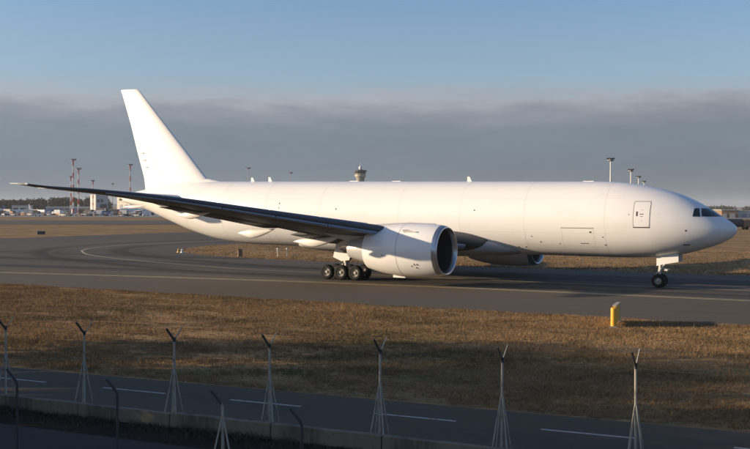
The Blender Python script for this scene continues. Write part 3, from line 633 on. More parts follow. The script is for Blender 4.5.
def solve_x(px, off):                             # where a bearing of the photo crosses the fence line
    lo, hi = -40.0, 60.0
    def f(x): w = AW(*WL(x, off)); return 375 + F_PX * w.x / w.y
    for _ in range(60):
        m = (lo + hi) / 2
        if f(m) > px: lo = m
        else: hi = m
    return (lo + hi) / 2
POSTN = ['leftmost pale fence post, at the picture edge beyond the wall', 'second pale fence post from the left beyond the concrete wall', 'third pale fence post from the left beyond the concrete wall',
         'fourth pale fence post from the left, in the middle of the row', 'fifth pale fence post from the left beyond the concrete wall', 'sixth pale fence post from the left, last but one', 'rightmost pale fence post, standing under the yellow sign']
def make_post(hgt):
    t = empty('fence_post', (0, 0, 0)); mb = MB(); mb.tube([(0, 0, -.05), (0, 0, 1.2), (0, 0, hgt)], [.036, .034, .030], 8); mb.build('shaft', 'post_concrete', t, 40)
    for k in range(4):
        a_ = R(45 + 90 * k + 8); mb = MB(); mb.tube([(.34 * math.cos(a_), .34 * math.sin(a_), -.05), (.03 * math.cos(a_), .03 * math.sin(a_), 1.62)], [.021, .018], 6); mb.build('brace', 'post_concrete', t, 40)
    for s_, m_ in ((1, 'post_concrete'), (-1, 'post_dark')):
        mb = MB(); mb.tube([(0, 0, hgt - .06), (0, s_ * .34, hgt + .32)], [.02, .014] if s_ > 0 else [.034, .032], 6); mb.build('top_arm', m_, t, 40)
    mb = MB(); mb.tube([(0, 0, hgt - .10), (0, 0, hgt + .03)], .045, 8); mb.build('collar', 'post_dark', t, 40)
    return t
post0 = None
for i, (px, jy) in enumerate(((5, 327), (83, 332), (173.5, 338.5), (270.5, 345), (380, 350.5), (502.5, 359), (637.5, 365))):
    xx = solve_x(px, -.42); w = AW(*WL(xx, -.42)); hgt = 2.55
    if post0 is None: post0 = o = make_post(hgt)
    else: o = copy_tree(post0)
    o.location = w; yj = CAM_H - (jy - 206.3 - (px - 375) * .0024) / F_PX * w.y
    o.scale = (1, 1, yj / hgt); o.rotation_euler = (R(random.uniform(-.8, .8)), R(random.uniform(-.8, .8)), R(-30))
    tag(o, POSTN[i], 'fence post', 'braced fence posts beyond the wall')
WIREN = ['barbed wire strand along the tips of the pale outer post arms', 'barbed wire strand along the tips of the dark inner post arms', 'plain wire strand along the forks of the pale fence posts']
for wi, (ao, hz_) in enumerate(((.34, .30), (-.34, .30), (0, -.02))):
    mb = MB(); pts = []
    for k in range(-5, 12):                       # post spacing carried on past the frame, sagging between posts
        for q_ in (0, .5):
            xx = -5.35 + (k + q_) * 3.53; w = AW(*WL(xx, -.42)); pts.append((w.x + ao * .5, w.y + ao * .866, 2.60 + hz_ - (.03 if q_ else 0)))
    mb.tube(pts, .004, 5); o = mb.build('fence_wire', 'post_dark', None, 0); tag(o, WIREN[wi], 'wire', 'wires of the perimeter fence')
NEARN = ['dark cranked post at the left edge in front of the wall', 'thin dark cranked post before the second pale fence post', 'braced dark cranked post in front of the wall, three legs', 'rightmost dark cranked post in front of the concrete wall']
for i, (px, jy, br) in enumerate(((16.5, 382, 0), (117, 392, 0), (222.5, 404, 1), (302, 422, 0))):
    D = 25.5 - i * .55; w = Vector(((px - 375) / F_PX * D, D, 0)); hj = CAM_H - (jy - 206.3) / F_PX * D
    t = empty('cranked_post', w); tag(t, NEARN[i], 'fence post', 'cranked posts before the wall')
    mb = MB(); mb.tube([(0, 0, -.05), (0, 0, hj - .1), (-.03, .0, hj)], .032, 8); mb.build('shaft', 'post_dark' if not br else 'post_concrete', t, 40)
    mb = MB(); mb.tube([(-.02, 0, hj - .03), (-.14, .02, hj + .13), (-.27, .05, hj + .27)], .036, 8); mb.build('top_arm', 'post_dark', t, 40)
    if br:
        for a_ in (200, -25, 90):
            mb = MB(); mb.tube([(.36 * math.cos(R(a_)), .36 * math.sin(R(a_)), -.05), (.02 * math.cos(R(a_)), .02 * math.sin(R(a_)), hj - .35)], .022, 6); mb.build('brace', 'post_concrete', t, 40)

# yellow taxiway sign seen almost end on
sg0 = Vector((12.58, 55.5, 0)); sgd = Vector((1.0, 3.1, 0)).normalized(); sgn = Vector((sgd.y, -sgd.x, 0))
sgn_root = empty('taxiway_sign', sg0); tag(sgn_root, 'yellow taxiway sign seen end on at the edge of the shoulder', 'sign')
def SP(u, v, z): p = sgd * u + sgn * v; return (p.x, p.y, z)
mb = MB(); rg = []
for z, k in ((.06, 1), (.98, 1), (1.02, .97), (1.05, .85)):
    rg.append([SP(.12 + .15 * k * math.sin(t), .15 * k * math.cos(t), z + .03 * math.sin(t)) for t in [2 * math.pi * j / 18 for j in range(18)]])
mb.loft(rg); mb.build('end_post', 'sign_yellow', sgn_root, 40)
mb = MB(); mb.prism([SP(.2, -.07, .14), SP(2.95, -.07, .14), SP(2.95, -.07, 1.05), SP(.6, -.07, 1.09), SP(.2, -.07, 1.0)], SP(0, .16, 0)); mb.build('sign_panel', 'sign_yellow', sgn_root, 0)
mb = MB(); mb.prism([SP(.55, -.1, 1.085), SP(2.98, -.1, 1.045), SP(2.98, -.1, 1.10), SP(.55, -.1, 1.14)], SP(0, .22, 0)); mb.build('cap_rail', 'sign_back', sgn_root, 0)
mb = MB(); rg = []
mb.loft([[SP(3.0 + .13 * math.sin(t), .13 * math.cos(t), z) for t in [2 * math.pi * j / 18 for j in range(18)]] for z in (.05, 1.07)]); mb.build('end_post', 'sign_back', sgn_root, 40)
for u in (.12, 3.0):
    mb = MB(); p = SP(u, 0, .03); mb.box(p, (.4, .4, .1), math.atan2(sgd.y, sgd.x)); mb.build('footing', 'concrete_far', sgn_root, 0)

# ---- grass
def grass(name, N, region, h0, h1, w, label, mname='grass_blade', blades=5, dens=.35, lean=(.4, 2.0)):
    """region: function of uniform random -> aircraft plan points"""
    P = region(N); n = len(P)
    # clumpy thinning
    f = np.sin(P[:, 0] * .9 + 1.3 * np.sin(P[:, 1] * .7)) * np.sin(P[:, 1] * 1.1 + 1.7 * np.sin(P[:, 0] * .45)) + .6 * np.sin(P[:, 0] * .23 + P[:, 1] * .31)
    P = P[(f + rng.normal(0, .6, n)) > -dens - .4]; n = len(P)
    wx = NX - P[:, 0] * CA - P[:, 1] * SA; wy = NY + P[:, 0] * SA - P[:, 1] * CA
    big = .6 + .8 * np.clip(np.sin(wx * .8 + 2 * np.sin(wy * .5)) * np.sin(wy * 1.1 + 1.1 * wx * .3) * .5 + .5, 0, 1)
    T = np.zeros((n, blades, 3, 3))
    for b in range(blades):
        a_ = rng.uniform(0, 2 * np.pi, n); ln = rng.uniform(h0, h1, n) * big; le = rng.uniform(*lean, n) * ln; ww = w * rng.uniform(.6, 1.4, n)
        ox = wx + rng.normal(0, .05, n); oy = wy + rng.normal(0, .05, n); b2 = rng.uniform(0, np.pi, n)
        T[:, b, 0] = np.stack([ox - np.cos(b2) * ww, oy - np.sin(b2) * ww, np.zeros(n) - .01], 1)
        T[:, b, 1] = np.stack([ox + np.cos(b2) * ww, oy + np.sin(b2) * ww, np.zeros(n) - .01], 1)
        T[:, b, 2] = np.stack([ox + np.cos(a_) * le, oy + np.sin(a_) * le, ln], 1)
    o = tri_mesh(name, T.reshape(-1, 3, 3), mname); tag(o, label, 'grass', kind='stuff'); return o
def reg_front(N):
    x_ = rng.uniform(-14, 58, N); t = rng.uniform(0, 1, N); lo = 24.75; hi = 55.9 + .085 * x_ - 2.5; y_ = lo + (hi - lo) * t
    P = np.stack([x_, y_], 1); wx = NX - x_ * CA - y_ * SA; wy = NY + x_ * SA - y_ * CA
    return P[(np.abs(wx) < wy * .375 + 1.0)]
grass('dry_grass_strip', 170000, reg_front, .025, .13, .011, 'dry brown grass between the taxiway and the perimeter road')
def reg_back(N):
    x_ = rng.uniform(-60, 92, N); y_ = -18.2 - 55 * rng.uniform(0, 1, N) ** 1.5; P = np.stack([x_, y_], 1)
    wx = NX - x_ * CA - y_ * SA; wy = NY + x_ * SA - y_ * CA
    lim = np.interp(y_, [-175, -62, -50, -42, -34, -27.5, -22.5, -19.2, -18], [94, 93.5, 92, 89, 84.5, 78, 70, 60, 48])
    return P[(np.abs(wx) < wy * .375 + 2) & (x_ < lim - .4)]
grass('dry_grass_island', 30000, reg_back, .05, .2, .025, 'dry brown grass beyond the taxiway under the jet', blades=4)
def reg_wall(N):
    x_ = rng.uniform(-10, 20, N); s_ = rng.uniform(0, 1, N); y_ = 60.25 + .07 * x_ + np.where(s_ < .5, -.30 - rng.exponential(.15, N), .05 + rng.exponential(.35, N)); return np.stack([x_, y_], 1)
grass('wall_weeds', 3500, reg_wall, .04, .2, .014, 'dark weeds growing along the foot of the concrete wall', 'weed_dark', blades=5)
def reg_weed(N):
    x_ = rng.uniform(-12, 30, N); y_ = rng.uniform(27, 50, N); return np.stack([x_, y_], 1)
grass('dry_weed_stalks', 260, reg_weed, .12, .38, .008, 'tall pale dry stalks standing in the brown grass', 'weed', 3, lean=(.05, .35))

# ---- small taxiway furniture
def edge_light(w, label, h=.4, m='far_white', hood=True):
    t = empty('edge_light', w); tag(t, label, 'light', 'taxiway edge lights')
    mb = MB(); mb.revolve([(0, .12), (.04, .12), (.05, .05)], (0, 0, 0), 12, 'z', True, True); mb.build('base_plate', 'far_dark', t)
    mb = MB(); mb.tube([(0, 0, .02), (0, 0, h)], .035, 8); mb.build('stem', m, t)
    mb = MB(); mb.revolve([(0, .05), (.05, .11), (.16, .11), (.22, .04)], (0, 0, h - .02), 12, 'z', True, True); mb.build('lens', m, t)
from_px = lambda px, py: (lambda D: Vector(((px - 375) / F_PX * D, D, 0)))(F_PX * CAM_H / (py - 206.3 - (px - 375) * .0024))
edge_light(from_px(277.5, 257), 'left of the two white edge lights under the tail', .95)
edge_light(from_px(287, 257), 'right of the two white edge lights under the tail', .95)
edge_light(from_px(344.5, 253), 'white edge light in the grass left of the main wheels', .5)
for nm, px, py, c_ in (('yellow marker nearest the tip of the grass island', 178.5, 252.5, 'sign_yellow'), ('pale marker beside the yellow one at the island tip', 182, 252.8, 'far_white')):
    w = from_px(px, py); t = empty('marker_cone', w); tag(t, nm, 'marker')
    mb = MB(); mb.revolve([(0, .28), (.05, .27), (.06, .2), (.5, .08), (.52, .0)], (0, 0, 0), 14, 'z', True, True); mb.build('cone', c_, t)
    mb = MB(); mb.revolve([(.24, .165), (.34, .135)], (0, 0, 0), 14, 'z'); mb.build('band', 'far_dark', t)
def cabinet(px, py, w_, h_, label, m='far_brown'):
    w = from_px(px, py); t = empty('cable_cabinet', w, R(20)); tag(t, label, 'cabinet')
    mb = MB(); mb.box((0, 0, h_ / 2 + .05), (w_, w_ * .6, h_)); mb.build('housing', m, t, 0); mb = MB(); mb.prism([(-w_ * .56, -w_ * .36, h_ + .05), (w_ * .56, -w_ * .36, h_ + .05), (w_ * .56, w_ * .36, h_ + .14), (-w_ * .56, w_ * .36, h_ + .14)], (0, 0, .05)); mb.build('lid', 'far_dark', t, 0)
    mb = MB(); mb.box((0, 0, .03), (w_ * 1.3, w_, .1)); mb.build('plinth', 'concrete_far', t, 0)
cabinet(240, 256.5, .5, .75, 'small brown box in the grass island under the tail')
cabinet(41, 234.5, 1.6, .6, 'dark low box in the far grass at the left', 'far_dark')
cabinet(737, 226.5, 1.8, 1.0, 'dark low box in the field beyond the nose', 'far_dark')

# ================================================================== FAR BACKGROUND
def mast(px, D, htop, label, kind='grey', head=2.2, group='apron light masts'):
    w = FW(px, D); t = empty('light_mast', w); tag(t, label, 'light mast', group)
    if kind == 'grey':
        mb = MB(); mb.tube([(0, 0, 0), (0, 0, htop)], [.45, .22], 8); mb.build('pole', 'mast_white' if px > 500 else 'mast_grey', t)
    else:
        n = 9
        for k in range(n):
            mb = MB(); z0, z1 = htop * k / n, htop * (k + 1) / n; r0 = .5 - .22 * k / n
            for (a_, b_) in ((1, 1), (1, -1), (-1, -1), (-1, 1)): mb.tube([(a_ * r0, b_ * r0, z0), (a_ * r0 * .96, b_ * r0 * .96, z1)], .12, 5)
            mb.tube([(-r0, -r0, z0), (r0, -r0, z1)], .07, 4); mb.tube([(r0, r0, z0), (-r0, r0, z1)], .07, 4); mb.tube([(-r0, r0, z0), (-r0, -r0, z1)], .07, 4); mb.tube([(r0, -r0, z0), (r0, r0, z1)], .07, 4)
            mb.build('mast_section', 'mast_red' if k % 2 == 0 else 'mast_white', t, 0)
    mb = MB(); mb.revolve([(-.25, head * .6), (0, head), (.25, head), (.4, head * .5)], (0, 0, htop), 10, 'z', True, True); mb.build('platform', 'mast_grey', t, 0)
    for k in range(6):
        a_ = k * math.pi / 3; mb = MB(); mb.box((head * .85 * math.cos(a_), head * .85 * math.sin(a_), htop + .75), (.7, .7, .6), a_); mb.build('floodlight', 'far_dark', t, 0)
def hz(D, py): return CAM_H + (206.3 - py) / F_PX * D
mast(73.3, 760, hz(760, 161), 'tall red and white lattice light mast, left of the close pair', 'rw'); mast(78.6, 770, hz(770, 170), 'red and white lattice light mast, right and lower of the close pair', 'rw')
mast(71, 900, hz(900, 178), 'low red and white mast left of the close pair of masts', 'rw', 1.4)
mast(93, 900, hz(900, 182), 'short red and white mast at the corner of the grey building', 'rw', 1.4)
mast(130.3, 800, hz(800, 166), 'red and white mast left of the tail fin', 'rw', 1.9); mast(112.5, 1100, hz(1100, 185), 'slim grey mast between building and tail fin', 'grey', 1.6)
mast(248, 850, hz(850, 169), 'grey mast above the fuselage right of the fin', 'grey', 2.0); mast(290.5, 1000, hz(1000, 173.5), 'small grey mast left of the control tower', 'grey', 1.8)
mast(610.3, 420, hz(420, 160), 'tallest pale mast above the forward fuselage', 'grey', 1.35); mast(630.6, 520, hz(520, 170.5), 'second pale mast above the forward fuselage', 'grey', 1.3)
mast(638.3, 640, hz(640, 177), 'third small mast above the forward fuselage', 'grey', 1.4); mast(643.6, 760, hz(760, 181.5), 'last and lowest of the masts above the forward fuselage', 'grey', 1.5)

# control tower
D = 900; w = FW(360.3, D); t = empty('control_tower', w); tag(t, 'beige airport control tower top rising behind the fuselage', 'tower'); zt = hz(D, 168.5); k_ = D / F_PX
mb = MB(); mb.revolve([(0, 4.2), (zt - 9, 3.4), (zt - 7.0, 4.2)], (0, 0, 0), 16, 'z', True, True); mb.build('shaft', 'tower_olive', t)
mb = MB(); mb.revolve([(zt - 7.0, 4.4), (zt - 6.2, 5.0), (zt - 5.8, 5.0)], (0, 0, 0), 16, 'z', True, True); mb.build('gallery', 'far_cream', t)
mb = MB(); mb.revolve([(zt - 5.8, 4.2), (zt - 2.4, 5.0)], (0, 0, 0), 12, 'z', True, True); mb.build('cab_glazing', 'tower_olive', t, 0)
mb = MB(); mb.revolve([(zt - 4.3, 4.62), (zt - 2.6, 5.04)], (0, 0, 0), 12, 'z'); mb.build('cab_window_band', 'far_glass', t, 0)
mb = MB(); mb.revolve([(zt - 2.4, 5.6), (zt - 1.7, 5.6), (zt - 1.2, 3.6), (zt - .9, 1.8)], (0, 0, 0), 16, 'z', True, True); mb.build('roof', 'far_dark', t, 0)
mb = MB(); mb.revolve([(zt - 1.0, 1.0), (zt + .3, 1.5), (zt + 1.6, 1.2), (zt + 2.3, .2)], (0, 0, 0), 14, 'z', True, True); mb.build('radar_dome', 'far_white', t)
mb = MB(); mb.tube([(0, 0, zt), (0, 0, zt + 5.5)], .14, 5); mb.build('aerial', 'mast_grey', t, 0)

def block(name, label, px0, px1, D, pyt, depth, parts, rz=0.0, cat='building', wallm='far_cream', roofm='far_grey'):
    w = FW((px0 + px1) / 2, D); W_ = (px1 - px0) / F_PX * D; H_ = hz(D, pyt); t = empty(name, w, rz); tag(t, label, cat)
    mb = MB(); mb.box((0, depth / 2, H_ / 2), (W_, depth, H_)); mb.build('wall', wallm, t, 0)
    mb = MB(); mb.box((0, depth / 2, H_ + .25), (W_ + .8, depth + .8, .5)); mb.build('roof', roofm, t, 0)
    for (u0, u1, z0, z1, m_) in parts:
        mb = MB(); mb.box(((u0 + u1) / 2 * W_ - W_ / 2, -.1, (z0 + z1) / 2 * H_), ((u1 - u0) * W_, .3, (z1 - z0) * H_)); mb.build('window' if 'glass' in m_ else 'door', m_, t, 0)
    return t
block('hangar', 'grey faced hangar block at the left behind the wing', 96, 108, 900, 195.5, 30, [(.35, .9, .05, .5, 'far_dark'), (.1, .3, .6, .75, 'far_glass'), (.4, .6, .6, .75, 'far_glass')], R(24), wallm='far_pale')
block('hangar', 'long cream hangar running behind the tail', 107, 172, 940, 193.5, 45, [(.06 + .11 * i, .12 + .11 * i, .06, .42, 'far_grey') for i in range(8)] + [(.05 + .16 * i, .15 + .16 * i, .62, .72, 'far_glass') for i in range(6)], R(-34))
block('terminal_building', 'long low pale grey building left of the red masts', 46, 94, 930, 208.0, 30, [(.04 + .12 * i, .12 + .12 * i, .35, .7, 'far_glass') for i in range(8)], 0, wallm='far_grey', roofm='far_white')
block('shed', 'low beige shed at the far left of the apron', 12, 27, 860, 206.5, 20, [(.1, .4, 0, .7, 'far_dark'), (.55, .9, 0, .7, 'far_dark')], R(6), wallm='far_cream')
block('warehouse', 'low reddish warehouse behind the nose on the right horizon', 722, 738, 620, 209.5, 30, [(.1, .3, 0, .6, 'far_grey'), (.5, .8, 0, .6, 'far_grey')], R(-5), wallm='far_brown')
block('warehouse', 'low pale warehouse at the right picture edge', 739, 775, 640, 210.5, 30, [(.1 + .2 * i, .22 + .2 * i, 0, .6, 'far_grey') for i in range(4)], R(-5), wallm='far_cream')

def truck(px, D, rz, label, body='far_white', cabm='far_white', L=8.0, H_=3.4):
    w = FW(px, D); t = empty('service_truck', w, rz); tag(t, label, 'truck', 'service vehicles on the apron')
    mb = MB(); mb.box((-.9, 0, .75 + (H_ - .75) / 2), (L - 2.4, 2.5, H_ - .75)); mb.build('cargo_box', body, t, 0)
    mb = MB(); mb.prism([(L / 2 - 2.0, -1.2, .6), (L / 2, -1.2, .6), (L / 2, -1.2, 1.5), (L / 2 - .4, -1.2, 2.5), (L / 2 - 2.0, -1.2, 2.5)], (0, 2.4, 0)); mb.build('cab', cabm, t, 0)
    mb = MB(); mb.prism([(L / 2 - .03, -1.05, 1.55), (L / 2 + .01, -1.05, 1.55), (L / 2 - .36, -1.05, 2.4), (L / 2 - .4, -1.05, 2.4)], (0, 2.1, 0)); mb.build('windscreen', 'far_glass', t, 0)
    for sx in (-L / 2 + 1.4, L / 2 - 1.0):
        for sy in (-1.05, 1.05):
            mb = MB(); mb.revolve([(-.15, .3), (-.15, .5), (.15, .5), (.15, .3)], (sx, sy, .5), 14, 'y', True, True); mb.build('wheel', 'rubber', t, 40)
vc = ['far_white', 'far_cream', 'far_grey', 'far_orange', 'far_blue', 'far_dark', 'far_brown']
spec = [(2, 690, 'brown box truck at the left picture edge', 'far_brown', 9), (9, 720, 'cream box truck second from the left edge', 'far_cream', 8), (27.5, 700, 'grey box truck left of the orange one', 'far_grey', 8), (34.5, 760, 'tall orange box truck left of the masts', 'far_orange', 8), (50, 705, 'blue van box truck between orange truck and masts', 'far_blue', 7),
        (57, 690, 'white box truck left of the masts', 'far_white', 7), (64, 720, 'cream box truck just left of the masts', 'far_cream', 8), (84, 700, 'brown box truck right of the masts', 'far_brown', 7), (90, 690, 'dark box truck before the grey hangar', 'far_dark', 8), (99, 710, 'white box truck before the grey hangar', 'far_white', 8),
        (107, 690, 'blue box truck before the corner of the cream hangar', 'far_blue', 8), (115, 700, 'dark box truck before the cream hangar', 'far_dark', 9), (123, 720, 'grey box truck left of the parked white airliner', 'far_grey', 8), (148, 690, 'white box truck below the tail cone', 'far_white', 8)]
for i, (px, D, lb, m_, L) in enumerate(spec): truck(px, D, R([5, -20, 175, 30, -8, 160, 12][i % 7]), lb, m_, vc[(i * 3) % 5], L, 3.0 + (i * 37 % 10) / 8)
r3 = random.Random(5)
WHERE = ['left of the shed', 'before the shed', 'between the shed and the orange truck', 'before the low grey building', 'left of the mast pair', 'at the foot of the mast pair', 'before the grey hangar', 'before the cream hangar', 'left of the parked airliner', 'below the tail cone']
def cart(px, D, rz, label, m_, L, h):
    w = FW(px, D); t = empty('baggage_tractor', w, rz); tag(t, label, 'tractor', 'small tractors and carts on the apron')
    mb = MB(); mb.prism([(-L / 2, -.8, .35), (L / 2, -.8, .35), (L / 2, -.8, h * .55), (L * .1, -.8, h * .6), (-L / 2, -.8, h * .5)], (0, 1.6, 0)); mb.build('body', m_, t, 0)
    mb = MB(); mb.box((-L * .1, 0, h), (L * .45, 1.5, .12)); mb.build('canopy', 'far_white', t, 0); mb = MB()
    for a_, b_ in ((1, 1), (1, -1), (-1, 1), (-1, -1)): mb.tube([(-L * .1 + a_ * L * .2, b_ * .68, h * .5), (-L * .1 + a_ * L * .2, b_ * .68, h)], .05, 5)
    mb.build('canopy_posts', 'far_dark', t, 0)
    for sx in (-L * .3, L * .3):
        for sy in (-.75, .75): mb = MB(); mb.revolve([(-.12, .2), (-.12, .38), (.12, .38), (.12, .2)], (sx, sy, .38), 12, 'y', True, True); mb.build('wheel', 'rubber', t, 40)
CN = {'far_white': 'white', 'far_cream': 'cream', 'far_grey': 'grey', 'far_orange': 'orange', 'far_blue': 'blue', 'far_dark': 'black', 'far_brown': 'brown'}
for i in range(30):
    px = -2 + i * 5.1 + r3.uniform(-1.5, 1.5); m_ = ['far_dark', 'far_white', 'far_brown', 'far_grey', 'far_dark', 'far_orange', 'far_cream'][i % 7]
    cart(px, r3.uniform(610, 680), R(r3.choice([10, 160, 75, -20, 200])), '%s small tractor on the apron %s' % (CN[m_], WHERE[min(9, int(i / 3))]), m_, r3.uniform(3, 5.5), r3.uniform(1.8, 2.6))
for i in range(16):
    px = r3.uniform(-2, 150); m_ = ['far_white', 'far_dark', 'far_grey', 'far_cream', 'far_brown'][i % 5]
    truck(px, r3.uniform(770, 850), R(r3.choice([5, 170, 40, -30])), '%s %s truck in the rear row %s' % (['tall', 'long', 'short', 'boxy', 'narrow', 'high', 'wide', 'low'][i % 8], CN[m_], WHERE[min(9, max(0, int(px / 15)))]), m_, 'far_white', r3.uniform(7, 11), r3.uniform(3, 4.4))
def parked(px, D, rz, sc, label):
    t = empty('parked_airliner', FW(px, D), rz); tag(t, label, 'airplane', 'airliners parked on the far apron'); t.scale = (sc,) * 3
    mb = MB(); prof = [(-.1, .02), (.1, .5), (.7, 1.1), (2, 1.7), (4.5, 1.95), (22, 1.95), (26, 1.6), (30, 1.0), (33.5, .3)]
    mb.loft([[(-x + 16, r * math.sin(a_), 3.4 + r * math.cos(a_) + (.9 * max(0, x - 22) / 11)) for a_ in [2 * math.pi * k / 18 for k in range(18)]] for x, r in prof]); mb.build('fuselage', 'far_white', t, 50)
    mb = MB(); mb.prism([(-11, -.15, 5.3), (-14.5, -.15, 11.4), (-16.5, -.15, 11.4), (-15.8, -.15, 5.2)], (0, .3, 0)); mb.build('fin', 'far_blue' if px < 100 else 'far_white', t, 0)
    for s_ in (1, -1):
        mb = MB(); mb.prism([(4, s_ * 1.5, 2.4), (-4, s_ * 16.5, 4.0), (-5.5, s_ * 16.5, 4.0), (-3, s_ * 1.5, 2.4)], (0, 0, .35)); mb.build('wing', 'far_grey', t, 0)
        mb = MB(); mb.prism([(-12.5, s_ * .6, 5.0), (-15.5, s_ * 5.8, 5.5), (-16.8, s_ * 5.8, 5.5), (-16, s_ * .6, 5.0)], (0, 0, .2)); mb.build('tailplane', 'far_white', t, 0)
        mb = MB(); mb.revolve([(0, .7), (.2, .95), (1.8, .95), (3.2, .6)], (1.2, s_ * 5.6, 1.75), 14, 'x', True, True); mb.build('engine', 'far_white', t)
        mb = MB(); mb.tube([(-1, s_ * 3, .3), (-1, s_ * 2.8, 2.6)], .2, 6); mb.tube([(-1, s_ * 3.3, .5), (-1, s_ * 2.7, .5)], .5, 10); mb.build('main_gear', 'far_dark', t)
    mb = MB(); mb.tube([(12.5, 0, .3), (12.5, 0, 2.2)], .15, 6); mb.tube([(12.5, .25, .4), (12.5, -.25, .4)], .4, 10); mb.build('nose_gear', 'far_dark', t)
    mb = MB(); mb.box((15.1, 0, 4.3), (.7, 1.6, .5)); mb.build('windscreen', 'far_glass', t, 0)
parked(136, 760, R(200), .85, 'white airliner parked before the cream hangar under the tail'); parked(38, 800, R(-30), .62, 'small white airliner parked left of the red masts'); parked(16, 820, R(20), .6, 'small white airliner parked at the far left of the apron')

# ground vehicle behind the nose: tanker and dolly
t = empty('tank_truck', FW(736, 300), R(8)); tag(t, 'dark tank truck standing right behind the nose', 'truck')
mb = MB(); mb.tube([(-4.2, 0, 2.0), (1.6, 0, 2.0)], 1.1, 16); mb.build('tank', 'far_dark', t); mb = MB(); mb.box((2.9, 0, 1.7), (1.9, 2.3, 2.2), 0, .9); mb.build('cab', 'far_brown', t, 0)
mb = MB(); mb.box((-.6, 0, .85), (8.2, 1.2, .3)); mb.build('chassis', 'far_dark', t, 0); mb = MB(); mb.box((3.75, 0, 2.2), (.3, 1.9, .7)); mb.build('windscreen', 'far_glass', t, 0)
for sx in (-3.4, -2.2, 2.8):
    for sy in (-1, 1): mb = MB(); mb.revolve([(-.15, .3), (-.15, .5), (.15, .5), (.15, .3)], (sx, sy, .5), 14, 'y', True, True); mb.build('wheel', 'rubber', t, 40)

# ---- far wood on the left horizon: one mass
def leaf_cloud(n, cx, cy, cz, rx, ry, rz, size, shell=.5):
    d = rng.normal(0, 1, (n, 3)); d /= np.linalg.norm(d, axis=1, keepdims=True); rr = rng.uniform(shell, 1, (n, 1)) ** .6
    c = d * rr * np.array([rx, ry, rz]) + np.array([cx, cy, cz]); t = rng.normal(0, 1, (n, 3, 3)) * size * .6; return c[:, None, :] + t
cl_ = []
for i in range(190):
    px = rng.uniform(-60, 108); D = rng.uniform(1020, 1250); w = FW(px, D); hh = hz(D, np.interp(px, [-60, 0, 20, 50, 70, 95, 108], [201, 201.5, 200.8, 199.2, 198.6, 199.5, 200]) + rng.normal(0, .8)); r = rng.uniform(4, 7.5)
    cl_.append(leaf_cloud(230, w.x, w.y, hh * .55, r, r, hh * .48, 1.1))
for i in range(150):
    px = rng.uniform(640, 900); D = rng.uniform(1500, 2100); w = FW(px, D); hh = rng.uniform(5, 9.5); r = rng.uniform(5, 9); cl_.append(leaf_cloud(90, w.x, w.y, hh * .55, r, r, hh * .48, 1.6))
o = tri_mesh('distant_wood', np.concatenate(cl_), 'leaf_far'); tag(o, 'dark belt of far trees along the horizon', 'woodland', kind='stuff')
# hills
def hills(name, px0, px1, D, h, seed):
    mb = MB(); n = 60; r2 = np.random.default_rng(seed); ph = r2.uniform(0, 6, 5); rows = []
    for j in range(5):
        row = []
        for i in range(n + 1):
            px = px0 + (px1 - px0) * i / n; k = .55 + .2 * math.sin(i * .21 + ph[0]) + .12 * math.sin(i * .53 + ph[1]) + .06 * math.sin(i * 1.3 + ph[2]); e_ = min(1, i / 8, (n - i) / 8); p = FW(px, D + j * 180); row.append((p.x, p.y, -2 + h * k * e_ * math.sin(math.pi * j / 4 * .98) + 1.9))
        rows.append(row)
    mb.loft(rows, False, False, False); o = mb.build(name, 'hill', None, 60); tag(o, kind='structure')
hills('hills', 520, 1250, 4200, 26, 3); hills('hills', -600, 420, 4600, 16, 5)

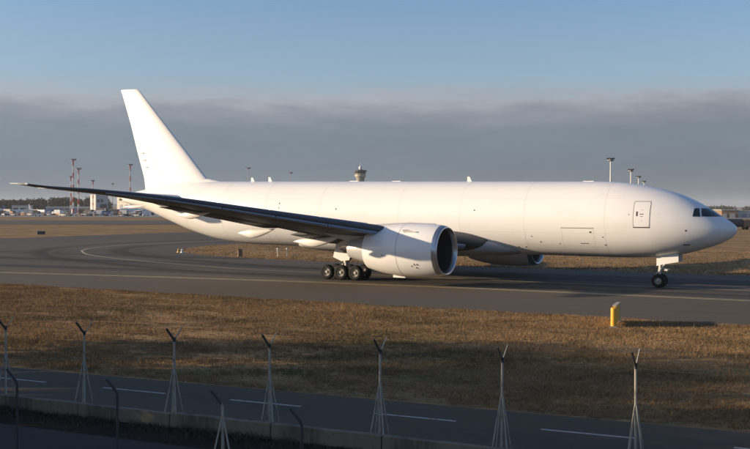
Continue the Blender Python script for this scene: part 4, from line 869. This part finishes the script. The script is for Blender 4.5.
# ---- trees beside the road, out of the picture on the left: they shade the foreground
TREEL = ['tall broad tree, farthest of the roadside trees', 'second roadside tree counted from the taxiway', 'third roadside tree counted from the taxiway', 'fourth roadside tree counted from the taxiway', 'fifth roadside tree counted from the taxiway', 'sixth roadside tree counted from the taxiway', 'roadside tree nearest the camera side', 'small roadside tree in front of the second tall one', 'small roadside tree in front of the third tall one', 'small roadside tree in front of the fifth tall one']
def tree(loc, H_, r, label, n=6500):
    t = empty('roadside_tree', loc); tag(t, label, 'tree', 'roadside trees'); mb = MB()
    mb.tube([(0, 0, -.1), (.1, 0, H_ * .25), (.0, .15, H_ * .55), (.1, .1, H_ * .9)], [.32, .26, .17, .04], 9); limbs = []
    for k in range(15):
        a_ = rng.uniform(0, 6.28); z0 = H_ * rng.uniform(.14, .75); ln = r * rng.uniform(.6, .95) * (1 - .4 * (z0 / H_)); e_ = (ln * math.cos(a_), ln * math.sin(a_), z0 + ln * rng.uniform(.3, .7)); mb.tube([(0, 0, z0), (e_[0] * .5, e_[1] * .5, z0 + (e_[2] - z0) * .4), e_], [.1, .07, .02], 6); limbs.append(e_)
    mb.build('trunk', 'bark', t, 40); c = []
    for (x_, y_, z_) in limbs + [(0, 0, H_ * .92), (.4, -.3, H_ * .75), (-.5, .4, H_ * .6)]:
        c.append(leaf_cloud(n // 13, x_, y_, z_, r * .42, r * .42, r * .36, .17, .15))
    tri_mesh('crown', np.concatenate(c), 'leaf', t)
TREES = [(-34, 46.0, 9.4, 4.0), (-31, 40.5, 10.4, 4.4), (-36, 35.5, 10.8, 4.6), (-30, 31.0, 9.6, 4.4), (-35, 26, 10.6, 4.6), (-30, 21, 9.6, 4.4), (-34, 15, 10.0, 4.6), (-25, 37, 6.6, 3.6), (-24, 31.5, 6.8, 3.6), (-24, 25.5, 7.0, 3.8)]
for i, (x_, y_, h_, r_) in enumerate(TREES): tree((x_, y_, 0), h_, r_, TREEL[i])

# ---- winter haze: one closed box of thin even air round camera, ground and everything on it
mh = bpy.data.materials.new('haze_air'); mh.use_nodes = True; nt = mh.node_tree; nt.nodes.clear()
ho = nt.nodes.new('ShaderNodeOutputMaterial'); hv = nt.nodes.new('ShaderNodeVolumePrincipled'); hv.inputs['Color'].default_value = (.80, .85, .92, 1); hv.inputs['Density'].default_value = .00009; hv.inputs['Anisotropy'].default_value = .0
nt.links.new(hv.outputs[0], ho.inputs['Volume']); MATS['haze_air'] = mh
mb = MB(); mb.box((0, 4450, 30.5), (18400, 10500, 63)); o = mb.build('haze', 'haze_air', None, 0); tag(o, 'thin pale winter haze over the whole airfield', 'haze', kind='stuff')
